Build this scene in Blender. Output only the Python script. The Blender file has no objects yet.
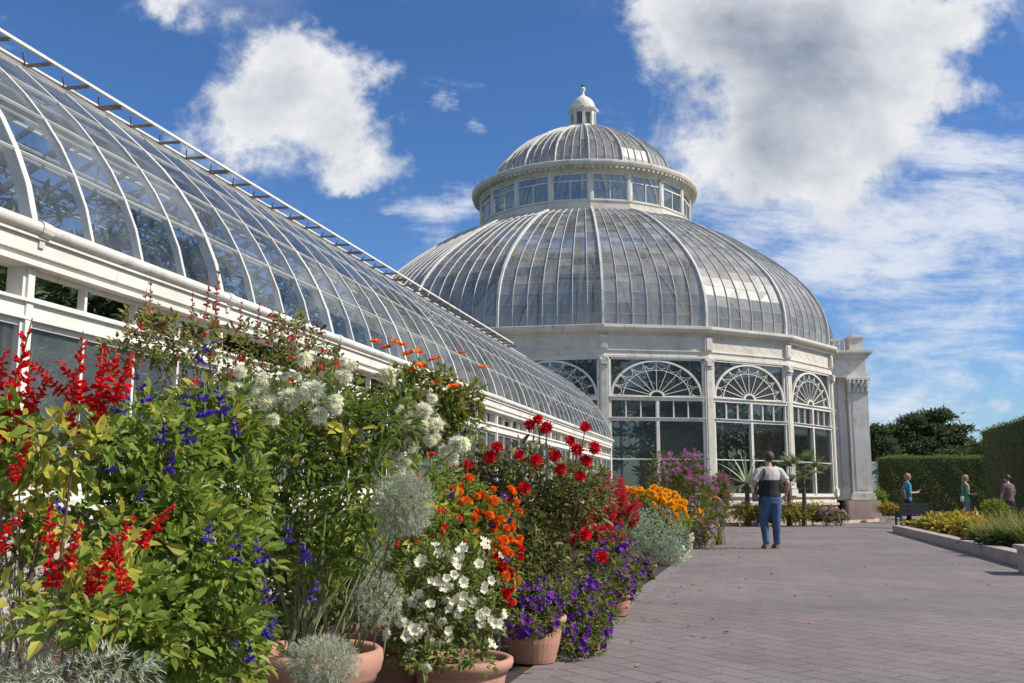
import bpy, math, random
import numpy as np
from mathutils import Vector, Matrix
R_=math.radians
rng=np.random.default_rng(7); random.seed(7)
SC=bpy.context.scene; COL=SC.collection
PITCH=R_(8.84); F=1000.0; EYE=0.95

# ---------------------------------------------------------------- helpers
def P(px,py,Y):
    """world point whose direction from the photographer is (px,py), Y metres ahead"""
    x=(px-512)/F; u=(341.5-py)/F
    r=np.array([x, math.cos(PITCH)-u*math.sin(PITCH), math.sin(PITCH)+u*math.cos(PITCH)])
    return np.array([0,0,EYE])+r*(Y/r[1])
DW=np.array([.2425,.9702,0]); NW=np.array([.9702,-.2425,0]); PR=np.array([0,31.8,0.])
def W(u,v,z): return PR-DW*u+NW*v+np.array([0,0,z])
WANG=math.atan2(-.2425,.9702)      # rotation of the wing frame (local x = NW, local y = DW)

def unit(a):
    a=np.asarray(a,float); n=np.linalg.norm(a,axis=-1,keepdims=True); return a/np.maximum(n,1e-9)

class MB:
    def __init__(s): s.v=[];s.n=0;s.f=[];s.smooth=False
    def add(s,v,faces,mi=0):
        v=np.asarray(v,float).reshape(-1,3); b=s.n; s.v.append(v); s.n+=len(v)
        if isinstance(faces,np.ndarray): s.f.append((faces+b,mi))
        else:
            by={}
            for f in faces: by.setdefault(len(f),[]).append(f)
            for k,l in by.items(): s.f.append((np.array(l)+b,mi))
        return s
    def box(s,c,size,rot=None,mi=0):
        h=np.array(size)/2.; v=np.array([[x,y,z] for x in(-1,1) for y in(-1,1) for z in(-1,1)])*h
        if rot is not None: v=v@np.array(rot).T
        return s.add(v+np.array(c),np.array([[0,1,3,2],[4,6,7,5],[0,4,5,1],[2,3,7,6],[0,2,6,4],[1,5,7,3]]),mi)
    def bar(s,a,b,w,h,up=(0,0,1),mi=0):
        a=np.array(a,float);b=np.array(b,float);t=unit(b-a);sd=unit(np.cross(t,up));n=np.cross(sd,t)
        v=[]
        for q in(a,b):
            for i,j in((-1,-1),(1,-1),(1,1),(-1,1)): v.append(q+sd*i*w/2+n*j*h/2)
        return s.add(v,np.array([[0,1,5,4],[1,2,6,5],[2,3,7,6],[3,0,4,7],[3,2,1,0],[4,5,6,7]]),mi)
    def tube(s,pts,rad,seg=6,mi=0,cap=True,flat=None):
        pts=np.array(pts,float);n=len(pts)
        if np.isscalar(rad): rad=[rad]*n
        t=np.gradient(pts,axis=0) if n>1 else pts
        t=unit(t); ref=np.array([0,0,1.]) if abs(t[0][2])<.9 else np.array([0,1.,0])
        a=np.arange(seg)*2*math.pi/seg; vs=[]
        sd=unit(np.cross(t[0],ref))
        for i in range(n):
            sd=unit(sd-t[i]*np.dot(sd,t[i])); up=np.cross(sd,t[i])
            r=rad[i]; rx,ry=(r if hasattr(r,'__len__') else (r,r))
            vs.append(pts[i]+np.outer(np.cos(a)*rx,sd)+np.outer(np.sin(a)*ry,up))
        v=np.concatenate(vs); F_=[]
        k=np.arange(seg);k2=(k+1)%seg
        for i in range(n-1): F_.append(np.stack([i*seg+k,i*seg+k2,(i+1)*seg+k2,(i+1)*seg+k],1))
        s.add(v,np.concatenate(F_),mi)
        if cap:
            b=s.n-len(v)
            s.f.append((np.array([list(range(seg))[::-1]])+b,mi)); s.f.append((np.array([[(n-1)*seg+i for i in range(seg)]])+b,mi))
        return s
    def lathe(s,prof,seg,c=(0,0,0),a0=0.,mi=0,close=False,arc=None):
        """prof list of (r,z); polygonal ring with seg sides"""
        prof=np.array(prof,float); m=len(prof); ks=range(seg) if arc is None else range(arc[0],arc[1]+1)
        ks=list(ks); a=a0+np.array(ks)*2*math.pi/seg; vs=[]
        for q in a: vs.append(np.stack([prof[:,0]*math.sin(q)+c[0],-prof[:,0]*math.cos(q)+c[1],prof[:,1]+c[2]],1))
        v=np.concatenate(vs); N=len(ks); F_=[]
        M=m if close else m-1
        for i in range(N if arc is None else N-1):
            j=(i+1)%N
            for k in range(M):
                k2=(k+1)%m; F_.append([i*m+k,j*m+k,j*m+k2,i*m+k2])
        return s.add(v,F_,mi)
    def ball(s,c,r,seg=10,rings=7,mi=0,rot=None):
        r=np.array(r if hasattr(r,'__len__') else (r,r,r),float)
        v=[];
        for i in range(1,rings):
            ph=math.pi*i/rings
            for k in range(seg):
                th=2*math.pi*k/seg; v.append([math.sin(ph)*math.cos(th),math.sin(ph)*math.sin(th),math.cos(ph)])
        v.append([0,0,1]);v.append([0,0,-1]); f=[]
        for i in range(rings-2):
            for k in range(seg): f.append([i*seg+k,(i+1)*seg+k,(i+1)*seg+(k+1)%seg,i*seg+(k+1)%seg])
        T=len(v)-2
        for k in range(seg): f.append([T,k,(k+1)%seg]); f.append([T+1,(rings-2)*seg+(k+1)%seg,(rings-2)*seg+k])
        v=np.array(v)*r
        if rot is not None: v=v@np.array(rot).T
        return s.add(v+np.array(c),f,mi)
    def leaves(s,pos,dirs,L,wr=.5,fold=.12,droop=.15,mi=0,up=None):
        pos=np.asarray(pos,float);N=len(pos)
        if N==0: return s
        t=unit(dirs); L=np.broadcast_to(np.asarray(L,float),(N,)).reshape(N,1)
        upv=np.array([.5,-.3,.85])+rng.normal(0,.33,(N,3)) if up is None else up
        sd=unit(np.cross(t,upv)); n=np.cross(sd,t); w=L*wr/2
        v=np.stack([pos, pos+t*L*.3+sd*w+n*L*fold, pos+t*L*.68+sd*w*.75+n*L*(fold-droop*.4),
                    pos+t*L-n*L*droop, pos+t*L*.68-sd*w*.75+n*L*(fold-droop*.4), pos+t*L*.3-sd*w+n*L*fold],1).reshape(-1,3)
        b=(np.arange(N)*6)[:,None]
        f=np.concatenate([b+np.array([[0,1,2,3]]),b+np.array([[0,3,4,5]])])
        return s.add(v,f,mi)
    def blades(s,pos,dirs,L,w,droop=.3,seg=3,mi=0):
        """long thin blades (grass, palm leaflets)"""
        pos=np.asarray(pos,float);N=len(pos)
        if N==0:return s
        t=unit(dirs);L=np.broadcast_to(np.asarray(L,float),(N,)).reshape(N,1)
        sd=unit(np.cross(t,np.array([0,0,1.])+rng.normal(0,.3,(N,3)))); vs=[]
        for i in range(seg+1):
            q=i/seg; ww=w*(1-q)**.7/2 if i<seg else w*.02
            c=pos+t*L*q-np.array([0,0,1.])*L*droop*q*q
            vs+= [c-sd*ww, c+sd*ww]
        v=np.stack(vs,1).reshape(-1,3); m=2*(seg+1); b=(np.arange(N)*m)[:,None]
        f=np.concatenate([b+np.array([[2*i,2*i+1,2*i+3,2*i+2]]) for i in range(seg)])
        return s.add(v,f,mi)
    def mesh(s,name):
        me=bpy.data.meshes.new(name)
        v=np.concatenate(s.v) if s.v else np.zeros((0,3))
        me.vertices.add(len(v)); me.vertices.foreach_set('co',v.astype(np.float32).ravel())
        tot=[];idx=[];mis=[]
        for f,mi in s.f:
            idx.append(f.ravel()); tot.append(np.full(len(f),f.shape[1])); mis.append(np.full(len(f),mi))
        idx=np.concatenate(idx);tot=np.concatenate(tot);mis=np.concatenate(mis)
        me.loops.add(len(idx)); me.loops.foreach_set('vertex_index',idx.astype(np.int32))
        st=np.concatenate([[0],np.cumsum(tot)[:-1]])
        me.polygons.add(len(tot)); me.polygons.foreach_set('loop_start',st.astype(np.int32))
        me.polygons.foreach_set('loop_total',tot.astype(np.int32)); me.polygons.foreach_set('material_index',mis.astype(np.int32))
        me.update(calc_edges=True)
        me.polygons.foreach_set('use_smooth',np.full(len(tot),bool(s.smooth)))
        return me
    def build(s,name,mat,parent=None,loc=None,smooth=False):
        s.smooth=s.smooth or smooth
        me=s.mesh(name)
        for m in (mat if isinstance(mat,(list,tuple)) else [mat]): me.materials.append(m)
        return link(name,me,parent,loc)

def link(name,me,parent=None,loc=None):
    o=bpy.data.objects.new(name,me); COL.objects.link(o)
    if parent is not None:
        o.parent=parent
        # geometry is written in world coordinates unless loc is given
        if loc is None: o.matrix_parent_inverse=parent.matrix_basis.inverted()
    if loc is not None: o.location=loc
    return o
def empty(name,loc,rz=0):
    o=bpy.data.objects.new(name,None); COL.objects.link(o); o.location=[float(q) for q in loc]; o.rotation_euler=(0,0,rz); o.empty_display_size=.1
    return o
def tag(o,label=None,cat=None,group=None,kind=None):
    if label:o['label']=label
    if cat:o['category']=cat
    if group:o['group']=group
    if kind:o['kind']=kind
    return o
def thing(name,label,cat,loc,group=None,rz=0): return tag(empty(name,loc,rz),label,cat,group)
def copy_tree(o,parent=None):
    c=o.copy(); COL.objects.link(c)
    if parent is not None: c.parent=parent
    for ch in list(o.children): copy_tree(ch,c)
    return c
def rotz(a): c,s=math.cos(a),math.sin(a); return np.array([[c,-s,0],[s,c,0],[0,0,1.]])

# ---------------------------------------------------------------- materials
MATS={}
def nmat(name):
    m=bpy.data.materials.new(name); m.use_nodes=True; nt=m.node_tree; nt.nodes.clear()
    out=nt.nodes.new('ShaderNodeOutputMaterial'); MATS[name]=m
    return m,nt,out
def N(nt,t,**k):
    n=nt.nodes.new('ShaderNode'+t)
    for a,b in k.items(): setattr(n,a,b)
    return n
def sock(nt,a,b): nt.links.new(a,b)
def mathn(nt,op,a,b=None,c=None,clamp=False):
    n=N(nt,'Math',operation=op,use_clamp=clamp)
    for i,q in enumerate((a,b,c)):
        if q is None: continue
        if isinstance(q,(int,float)): n.inputs[i].default_value=q
        else: sock(nt,q,n.inputs[i])
    return n.outputs[0]
def mixc(nt,f,a,b,mode='MIX'):
    n=N(nt,'Mix',data_type='RGBA',blend_type=mode)
    for i,q in ((0,f),(6,a),(7,b)):
        if isinstance(q,(int,float)): n.inputs[i].default_value=q
        elif isinstance(q,(tuple,list)): n.inputs[i].default_value=(*q[:3],1)
        else: sock(nt,q,n.inputs[i])
    return n.outputs[2]
def maprange(nt,v,a,b,c=0.,d=1.,smooth=False):
    n=N(nt,'MapRange'); n.interpolation_type='SMOOTHSTEP' if smooth else 'LINEAR'
    sock(nt,v,n.inputs[0])
    for i,q in zip((1,2,3,4),(a,b,c,d)): n.inputs[i].default_value=q
    return n.outputs[0]
def noise(nt,scale,detail=4,rough=.55,vec=None,dist=0.):
    n=N(nt,'TexNoise'); n.inputs['Scale'].default_value=scale;n.inputs['Detail'].default_value=detail;n.inputs['Roughness'].default_value=rough;n.inputs['Distortion'].default_value=dist
    if vec is not None: sock(nt,vec,n.inputs['Vector'])
    return n.outputs[0]
def objco(nt,scale=(1,1,1)):
    t=N(nt,'TexCoord'); m=N(nt,'Mapping'); m.inputs['Scale'].default_value=scale; sock(nt,t.outputs['Object'],m.inputs[0]); return m.outputs[0]

def plain(name,c,c2=None,rough=.6,scale=6.,metal=0.,bump=.0,bscale=60.,stretch=(1,1,1),dirt=0.,spec=.5):
    m,nt,out=nmat(name); b=N(nt,'BsdfPrincipled'); c2=c2 or tuple(q*.72 for q in c)
    co=objco(nt,stretch); f=maprange(nt,noise(nt,scale,6,.6,co),.35,.68)
    col=mixc(nt,f,c,c2)
    if dirt:
        d=maprange(nt,noise(nt,scale*2.3,8,.7,objco(nt,(1,1,.35)),.4),.55,.75,0,dirt)
        col=mixc(nt,d,col,(.16,.12,.08))
    sock(nt,col,b.inputs['Base Color']); b.inputs['Roughness'].default_value=rough; b.inputs['Metallic'].default_value=metal
    b.inputs['Specular IOR Level'].default_value=spec
    if bump:
        bp=N(nt,'Bump'); bp.inputs['Strength'].default_value=bump; bp.inputs['Distance'].default_value=.01
        sock(nt,noise(nt,bscale,5,.65,co),bp.inputs['Height']); sock(nt,bp.outputs[0],b.inputs['Normal'])
    sock(nt,b.outputs[0],out.inputs[0]); return m
def leafmat(name,c,c2,trans=.4,rough=.55,c3=None,spec=.25):
    """foliage / petal: colour varies per leaf, light passes through"""
    m,nt,out=nmat(name); b=N(nt,'BsdfPrincipled'); g=N(nt,'NewGeometry')
    col=mixc(nt,g.outputs['Random Per Island'],c,c2)
    if c3:
        r=mathn(nt,'FRACT',mathn(nt,'MULTIPLY',g.outputs['Random Per Island'],37.7))
        col=mixc(nt,maprange(nt,r,.86,.93),col,c3)
    v=maprange(nt,noise(nt,14,3,.5,objco(nt)),.3,.7,.88,1.42)
    mm=N(nt,'Mix',data_type='RGBA',blend_type='MULTIPLY'); mm.inputs[0].default_value=1; sock(nt,col,mm.inputs[6])
    cc=N(nt,'CombineColor'); [sock(nt,v,cc.inputs[i]) for i in range(3)]; sock(nt,cc.outputs[0],mm.inputs[7])
    col=mm.outputs[2]
    sock(nt,col,b.inputs['Base Color']); b.inputs['Roughness'].default_value=rough; b.inputs['Specular IOR Level'].default_value=spec
    t=N(nt,'BsdfTranslucent'); sock(nt,col,t.inputs[0])
    ms=N(nt,'MixShader'); ms.inputs[0].default_value=trans; sock(nt,b.outputs[0],ms.inputs[1]); sock(nt,t.outputs[0],ms.inputs[2])
    sock(nt,ms.outputs[0],out.inputs[0]); return m
def glassmat(name,tint,haze_c,haze,var=.25,rough=.08,scale=1.2,stretch=(1,1,1),gl=1.45,trn=.4):
    """old horticultural glass: clear pane + film of dust / shading wash, per-pane variation"""
    m,nt,out=nmat(name); g=N(nt,'NewGeometry')
    tr=N(nt,'BsdfTransparent'); tr.inputs[0].default_value=(*tint,1)
    co=objco(nt,stretch)
    col=mixc(nt,maprange(nt,noise(nt,scale,6,.65,co,.6),.35,.65),haze_c,tuple(q*.6 for q in haze_c))
    df=N(nt,'BsdfDiffuse'); sock(nt,col,df.inputs[0]); tl=N(nt,'BsdfTranslucent'); sock(nt,col,tl.inputs[0])
    hz=N(nt,'MixShader'); hz.inputs[0].default_value=trn; sock(nt,df.outputs[0],hz.inputs[1]); sock(nt,tl.outputs[0],hz.inputs[2])
    f=mathn(nt,'ADD',maprange(nt,g.outputs['Random Per Island'],0,1,haze-var*.5,haze+var*.5),maprange(nt,noise(nt,scale*2.7,7,.7,co,.3),.3,.7,-var*.6,var*.6),clamp=True)
    m1=N(nt,'MixShader'); sock(nt,f,m1.inputs[0]); sock(nt,tr.outputs[0],m1.inputs[1]); sock(nt,hz.outputs[0],m1.inputs[2])
    gs=N(nt,'BsdfGlossy'); gs.inputs['Roughness'].default_value=rough
    bp=N(nt,'Bump'); bp.inputs['Strength'].default_value=.03; bp.inputs['Distance'].default_value=.02
    sock(nt,noise(nt,2.2,2,.5,co),bp.inputs['Height']); sock(nt,bp.outputs[0],gs.inputs['Normal'])
    fr=N(nt,'Fresnel'); sock(nt,maprange(nt,g.outputs['Backfacing'],0,1,gl,1/gl),fr.inputs[0])
    m2=N(nt,'MixShader'); sock(nt,fr.outputs[0],m2.inputs[0]); sock(nt,m1.outputs[0],m2.inputs[1]); sock(nt,gs.outputs[0],m2.inputs[2])
    sock(nt,m2.outputs[0],out.inputs[0]); return m

WHITE=plain('white_paint',(.76,.735,.67),(.64,.605,.53),.75,1.8,dirt=.62,spec=.25)
WHITE2=plain('weathered_cream_paint',(.70,.665,.585),(.57,.525,.445),.8,1.4,dirt=.65,spec=.2)
BASEW=plain('pale_base_wall',(.56,.48,.43),(.46,.40,.35),.8,2,bump=.2)
STEELW=plain('rib_paint',(.66,.65,.61),(.52,.50,.46),.6,2,dirt=.35,spec=.3)
BRKT=plain('rusty_bracket',(.30,.22,.15),(.20,.15,.11),.6,5)
DULL=plain('interior_ironwork',(.42,.43,.41),(.30,.31,.30),.6,3)
GRANITE=plain('brown_granite',(.60,.47,.39),(.46,.36,.30),.8,3,bump=.2,dirt=.12)
KERB=plain('kerb_stone',(.42,.36,.33),(.34,.29,.27),.8,4,bump=.3)
TERRA=plain('terracotta',(.50,.27,.19),(.38,.20,.14),.85,5,bump=.3,dirt=.55,spec=.2)
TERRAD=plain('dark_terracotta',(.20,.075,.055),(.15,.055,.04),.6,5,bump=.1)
SOIL=plain('soil',(.07,.045,.03),(.035,.024,.016),.95,30,bump=.8,bscale=120)
DARKIN=plain('interior_floor',(.09,.08,.06),(.06,.055,.045),.9,3)
STEM=plain('green_stem',(.13,.17,.05),(.17,.15,.06),.6,8)
STEMR=plain('red_brown_stem',(.17,.07,.05),(.11,.07,.04),.6,8)
BARK=plain('bark',(.11,.08,.055),(.07,.05,.035),.9,6,bump=.5)
GLW=glassmat('wing_glass',(.80,.86,.87),(.70,.73,.72),.14,.18,.04,1.4,gl=1.62)
GLD=glassmat('dome_glass',(.58,.57,.55),(.62,.60,.565),.42,.36,.38,1.1,(1,1,.22),1.38,.3)
GLC=glassmat('clerestory_glass',(.62,.74,.78),(.55,.62,.62),.22,.2,.08,1.0,gl=1.6)
GLV=glassmat('vertical_glass',(.50,.49,.44),(.30,.32,.29),.10,.12,.03,.9,gl=1.42)
GLN=glassmat('wing_wall_glass',(.6,.66,.62),(.40,.44,.41),.26,.2,.06,1.6)
SKYV=1.0;CLV=.73;EXPO=0.3
# ---------------------------------------------------------------- the long glasshouse wing
PROF=[(3.13,2.73),(3.09,2.90),(3.0,3.13),(2.86,3.40),(2.70,3.64),(2.50,3.88),(2.22,4.15),(1.86,4.46),(1.40,4.76),(.95,5.02),(.42,5.30)]
NR=56; U0=.07; DU=.59; U1=U0+DU*NR
wing=thing('glasshouse_wing','long low white glasshouse wing with curved glass roof and open ridge vents','glasshouse',W(0,0,0))
# interior floor + far wall + base walls
def wbox(mb,u0,u1,v0,v1,z0,z1,mi=0):
    c=W((u0+u1)/2,(v0+v1)/2,(z0+z1)/2); mb.box(c,(abs(v1-v0),abs(u1-u0),z1-z0),rotz(WANG),mi)
for sgn,nm in ((1,'base_wall'),(-1,'base_wall')):
    m=MB(); wbox(m,0,U1,sgn*2.98,sgn*3.14,0,.86); m.build(nm,BASEW,wing)
    m=MB(); wbox(m,-.02,U1,sgn*2.95,sgn*3.22,.86,.93); wbox(m,-.02,U1,sgn*3.14,sgn*3.18,.80,.86); m.build('sill',WHITE,wing)
m=MB(); wbox(m,0,U1,-2.98,2.98,.004,.02); m.build('interior_floor',DARKIN,wing)
# eave: gutter pipe, fascia and ledges
for sgn in (1,-1):
    m=MB()
    m.tube([W(-.06,sgn*3.205,2.672),W(U1,sgn*3.205,2.672)],.043,16); m.smooth=True
    g=m.build('gutter',WHITE,wing)
    b=MB()
    for k in range(3,NR,4):
        b=MB(); b.tube([W(U0+DU*k-.05,sgn*3.20,2.665),W(U0+DU*k+.05,sgn*3.20,2.672)],.058,12); b.box(W(U0+DU*k,sgn*3.16,2.60),(.09,.05,.10),rotz(WANG))
        q=b.build('gutter_joint',WHITE2,wing); q.parent=g; q.matrix_parent_inverse=Matrix()
    m=MB(); wbox(m,-.03,U1,sgn*3.0,sgn*3.19,2.50,2.60); wbox(m,-.04,U1,sgn*3.0,sgn*3.16,2.452,2.497); wbox(m,-.05,U1,sgn*2.99,sgn*3.20,2.425,2.45); wbox(m,-.03,U1,sgn*3.0,sgn*3.13,2.60,2.735); wbox(m,-.03,U1,sgn*3.02,sgn*3.215,2.602,2.617)
    m.build('fascia',WHITE,wing)
    # rails
    m=MB(); wbox(m,-.01,U1,sgn*3.02,sgn*3.13,2.09,2.20); wbox(m,-.015,U1,sgn*3.02,sgn*3.16,2.195,2.215); wbox(m,-.015,U1,sgn*3.02,sgn*3.15,2.08,2.10)
    m.build('transom_rail',WHITE,wing)
    m=MB(); wbox(m,0,U1,sgn*3.06,sgn*3.10,.93,1.0); m.build('bottom_rail',WHITE,wing)
# posts, muntins, panes (right side detailed)
us=[U0+DU*k for k in range(NR+1)]
for sgn in (1,-1):
    for k in range(-1,NR+1,4):
        u=max(us[k],0.03) if k>=0 else 0.03
        m=MB(); wbox(m,u-.055,u+.055,sgn*3.0,sgn*3.125,.86,2.45); wbox(m,u-.03,u+.03,sgn*3.125,sgn*3.145,.93,2.43); m.build('post',WHITE,wing)
    for k0 in range(-1,NR,4):
        m=MB(); g=MB(); lo=us[max(k0,0)] if k0>=0 else .03; hi=us[min(k0+4,NR)]
        wbox(m,lo,hi,sgn*3.05,sgn*3.11,1.0,1.05); wbox(m,lo,hi,sgn*3.05,sgn*3.11,2.04,2.09)
        for k in range(max(k0,0),min(k0+4,NR)):
            if k%4!=3: wbox(m,us[k]-.014,us[k]+.014,sgn*3.05,sgn*3.11,1.05,2.04)
            if k>20: um=(us[k]+us[k+1])/2
            a,b=us[k]+.012,us[k+1]-.012
            g.add([W(a,sgn*3.08,1.05),W(b,sgn*3.08,1.05),W(b,sgn*3.08,2.04),W(a,sgn*3.08,2.04)],[[0,1,2,3]])
        f=m.build('wall_window',WHITE,wing); q=g.build('window_pane',GLN,wing); q.parent=f; q.matrix_parent_inverse=Matrix()
        if k0%8==7 or k0<20:      # upper lights: some bays carry sashes, others stand open
            m=MB(); 
            for k in range(max(k0,0),min(k0+4,NR)):
                if k%4!=3: wbox(m,us[k]-.014,us[k]+.014,sgn*3.05,sgn*3.11,2.24,2.40)
            wbox(m,lo,hi,sgn*3.05,sgn*3.11,2.21,2.24); wbox(m,lo,hi,sgn*3.05,sgn*3.11,2.40,2.43); m.build('vent_sash',WHITE,wing)
# casement lights swung out a little at the far end, frames
# roof ribs (one arch per rib, both slopes)
def prof_at(v,off=0.):
    pv=[p[0] for p in PROF][::-1]; pz=[p[1] for p in PROF][::-1]
    return float(np.interp(abs(v),pv,pz))+off
def profpts(n=18):
    # resample along arc length
    p=np.array(PROF); s=np.concatenate([[0],np.cumsum(np.linalg.norm(np.diff(p,axis=0),axis=1))]); q=np.linspace(0,s[-1],n)
    return np.stack([np.interp(q,s,p[:,0]),np.interp(q,s,p[:,1])],1)
PP=profpts(15)
def ribmesh(w,h):
    m=MB(); n=len(PP)
    for sgn in (1,-1):
        t=np.gradient(PP,axis=0); t=t/np.linalg.norm(t,axis=1,keepdims=True); nn=np.stack([t[:,1],-t[:,0]],1)
        nn=np.where((nn[:,1:2]<0),-nn,nn)
        vs=[]
        for i in range(n):
            o=PP[i]+nn[i]*.012; q=PP[i]-nn[i]*h
            for y in(-w/2,w/2): vs.append([sgn*o[0],y,o[1]]); 
            for y in(w/2,-w/2): vs.append([sgn*q[0],y,q[1]])
        f=[]
        for i in range(n-1):
            for k in range(4): f.append([4*i+k,4*i+(k+1)%4,4*i+4+(k+1)%4,4*i+4+k])
        f.append([0,1,2,3]); f.append([4*n-4,4*n-3,4*n-2,4*n-1])
        m.add(vs,f)
    me=m.mesh('rib'); me.materials.append(STEELW); return me
rm1=ribmesh(.03,.045); rm2=ribmesh(.055,.075)
WR=Matrix.Translation(Vector(PR.tolist()))@Matrix.Rotation(WANG,4,'Z')
for k in range(NR+1):
    o=bpy.data.objects.new('main_rib' if k%4==3 else 'rib',rm2 if k%4==3 else rm1); COL.objects.link(o); o.parent=wing
    o.matrix_parent_inverse=wing.matrix_basis.inverted()
    o.matrix_basis=Matrix.Translation(Vector(W(us[k],0,0).tolist()))@Matrix.Rotation(WANG,4,'Z')
wing_basis=None
# glazing bars across (purlins)
rows=np.linspace(0,len(PP)-1,8)
PV=lambda q:(float(np.interp(q,range(len(PP)),PP[:,0])),float(np.interp(q,range(len(PP)),PP[:,1])))
for i,q in enumerate(rows[1:-1]):
    v,z=PV(q)
    for sgn in (1,-1):
        m=MB(); m.bar(W(0,sgn*v,z),W(U1,sgn*v,z),.02,.022,up=(NW*sgn*.6+np.array([0,0,.8])).tolist()); m.build('glazing_bar',STEELW,wing)
for q in (3.1,5.6,8.6,11.3):     # twin iron purlins inside
    v,z=PV(q)
    for sgn in (1,-1):
        m=MB()
        for dz in (-.09,-.17):
            m.tube([W(0,sgn*(v-.12),z+dz),W(U1,sgn*(v-.12),z+dz)],.015,6)
        m.build('purlin',DULL,wing)
# roof trusses inside: struts at main ribs
for k in range(3,NR,4):
    m=MB()
    u=us[k]
    m.tube([W(u,-2.5,3.55),W(u,2.5,3.55)],.014,6); m.tube([W(u,0,3.55),W(u,0,5.3)],.012,6)
    for s2 in (1,-1): m.tube([W(u,0,4.5),W(u,s2*1.4,4.7)],.012,6); m.tube([W(u,s2*2.95,2.6),W(u,s2*2.2,3.95)],.018,6)
    m.build('truss',DULL,wing)
rr=rows
for sgn in (1,-1):
    m=MB()
    for k in range(NR):
        for j in range(len(rr)-1):
            v0,z0=PV(rr[j]);v1,z1=PV(rr[j+1]); vm,zm=PV((rr[j]+rr[j+1])/2)
            a,b=us[k]+.012,us[k+1]-.012; jz=rng.normal(0,.002,2)
            m.add([W(a,sgn*v0,z0+jz[0]),W(b,sgn*v0,z0),W(b,sgn*vm,zm),W(a,sgn*vm,zm),W(b,sgn*v1,z1),W(a,sgn*v1,z1+jz[1])],[[0,1,2,3],[3,2,4,5]])
    m.build('roof_glass',GLW,wing)
# ridge curb, vents
m=MB()
for sgn in (1,-1): wbox(m,0,U1,sgn*.34,sgn*.44,5.24,5.37); wbox(m,0,U1,sgn*.32,sgn*.47,5.37,5.39)
wbox(m,0,U1,-.34,.34,5.30,5.34)
m.build('ridge_curb',WHITE,wing)
for sg in (1,-1):
    m=MB(); m.bar(W(3.,sg*.78,5.36),W(U1,sg*.78,5.36),.035,.03); m.build('vent_rail',WHITE,wing)
for k in range(4,NR+1):
    u=us[k]+.10; big=(k%4==0)
    for sg in (1,-1):
        m=MB(); m.bar(W(u,sg*.42,5.35),W(u,sg*.78,5.34),.05 if big else .03,.045 if big else .03)
        m.bar(W(u+.02,sg*.5,5.27),W(u+.32,sg*.70,5.345),.014,.014); m.build('vent_arm',BRKT,wing)
# end wall toward the dome
m=MB(); 
for v in np.linspace(-2.9,2.9,9): m.bar(W(0,v,.9),W(0,v,prof_at(max(abs(v),.42))-.03),.05,.05,up=DW)
m.bar(W(0,-3,2.55),W(0,3,2.55),.06,.10); m.bar(W(0,-3,.9),W(0,3,.9),.1,.1)
for i in range(len(PROF)-1):
    for sgn in (1,-1):
        a,b=PROF[i],PROF[i+1]; m.bar(W(-.03,sgn*(a[0]+.02),a[1]+.02),W(-.03,sgn*(b[0]+.02),b[1]+.02),.10,.06,up=DW)
wbox(m,-.05,.08,3.03,3.16,0.,2.72)
m.build('end_frame',WHITE,wing)
m=MB(); pts=[W(0.02,p[0],p[1]-.02) for p in PROF]+[W(0.02,-p[0],p[1]-.02) for p in PROF[::-1]]+[W(0.02,-3.1,.9),W(0.02,3.1,.9)]
m.add(pts,[list(range(len(pts)))]); m.build('end_glass',GLN,wing)
# low link passage into the dome house
m=MB(); wbox(m,-3.6,-.06,-1.5,1.5,0,3.2); m.build('link_passage',WHITE2,wing)
# ---------------------------------------------------------------- the domed palm house
AX=np.array([3.42,45.9,0]); NF=18; A0=R_(-1.0); ST=2*math.pi/NF
house=thing('domed_palm_house','big round white palm house with a two stage glass dome, lantern and fan windows','palm house',AX)
RD=11.0
def V(k,r,z,off=0.): a=A0+(k+off)*ST; return np.array([AX[0]+r*math.sin(a),AX[1]-r*math.cos(a),z])
def Vf(k,f,r,z,out=0.):
    """point on the flat facet k..k+1 at fraction f"""
    a,b=V(k,r,z),V(k+1,r,z); am=A0+(k+.5)*ST
    return a*(1-f)+b*f+np.array([math.sin(am),-math.cos(am),0])*out
c3=(AX[0],AX[1],0)
m=MB(); m.lathe([(RD+.02,0),(RD+.02,.62),(RD+.10,.64),(RD+.10,.72),(RD-.1,.74),(RD-.2,.74),(RD-.2,0)],NF,c3,A0); m.build('plinth',GRANITE,house)
m=MB(); m.lathe([(RD-.15,.74),(RD+.0,.74),(RD+.0,.93),(RD+.09,.95),(RD+.09,1.0),(RD-.15,1.0)],NF,c3,A0,close=True); m.build('window_sill_course',WHITE2,house)
m=MB(); m.lathe([(RD-.15,5.82),(RD+.10,5.82),(RD+.10,5.90),(RD+.06,5.92),(RD+.06,6.05),(RD+.10,6.07),(RD+.10,6.10),(RD+.05,6.12),(RD+.05,6.62),(RD+.13,6.65),(RD+.13,6.70),(RD+.20,6.73),(RD+.32,6.80),(RD+.36,6.86),(RD+.36,6.95),(RD+.30,6.97),(RD-.15,7.02)],NF,c3,A0,close=True)
corn=m.build('cornice',WHITE2,house)
m=MB()
for k in range(-6,8):
    for j in range(30):
        f=(j+.5)/30; q=Vf(k,f,RD+.17,6.685,0); am=A0+(k+.5)*ST; m.box(q,(.05,.07,.05),rotz(am))
m.build('dentil_band',WHITE2,corn)
# swag relief on the frieze, one length per facet
for k in range(-6,8):
    m=MB(); pts=[]
    for j in range(5):
        f0=.07+.86*j/5; f1=.07+.86*(j+1)/5
        for t in np.linspace(0,1,8)[:-1]: pts.append(Vf(k,f0+(f1-f0)*t,RD+.05,6.48-.22*math.sin(math.pi*t),0))
    m.tube(pts,.008,5); m.build('swag_relief',WHITE2,corn)
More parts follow.
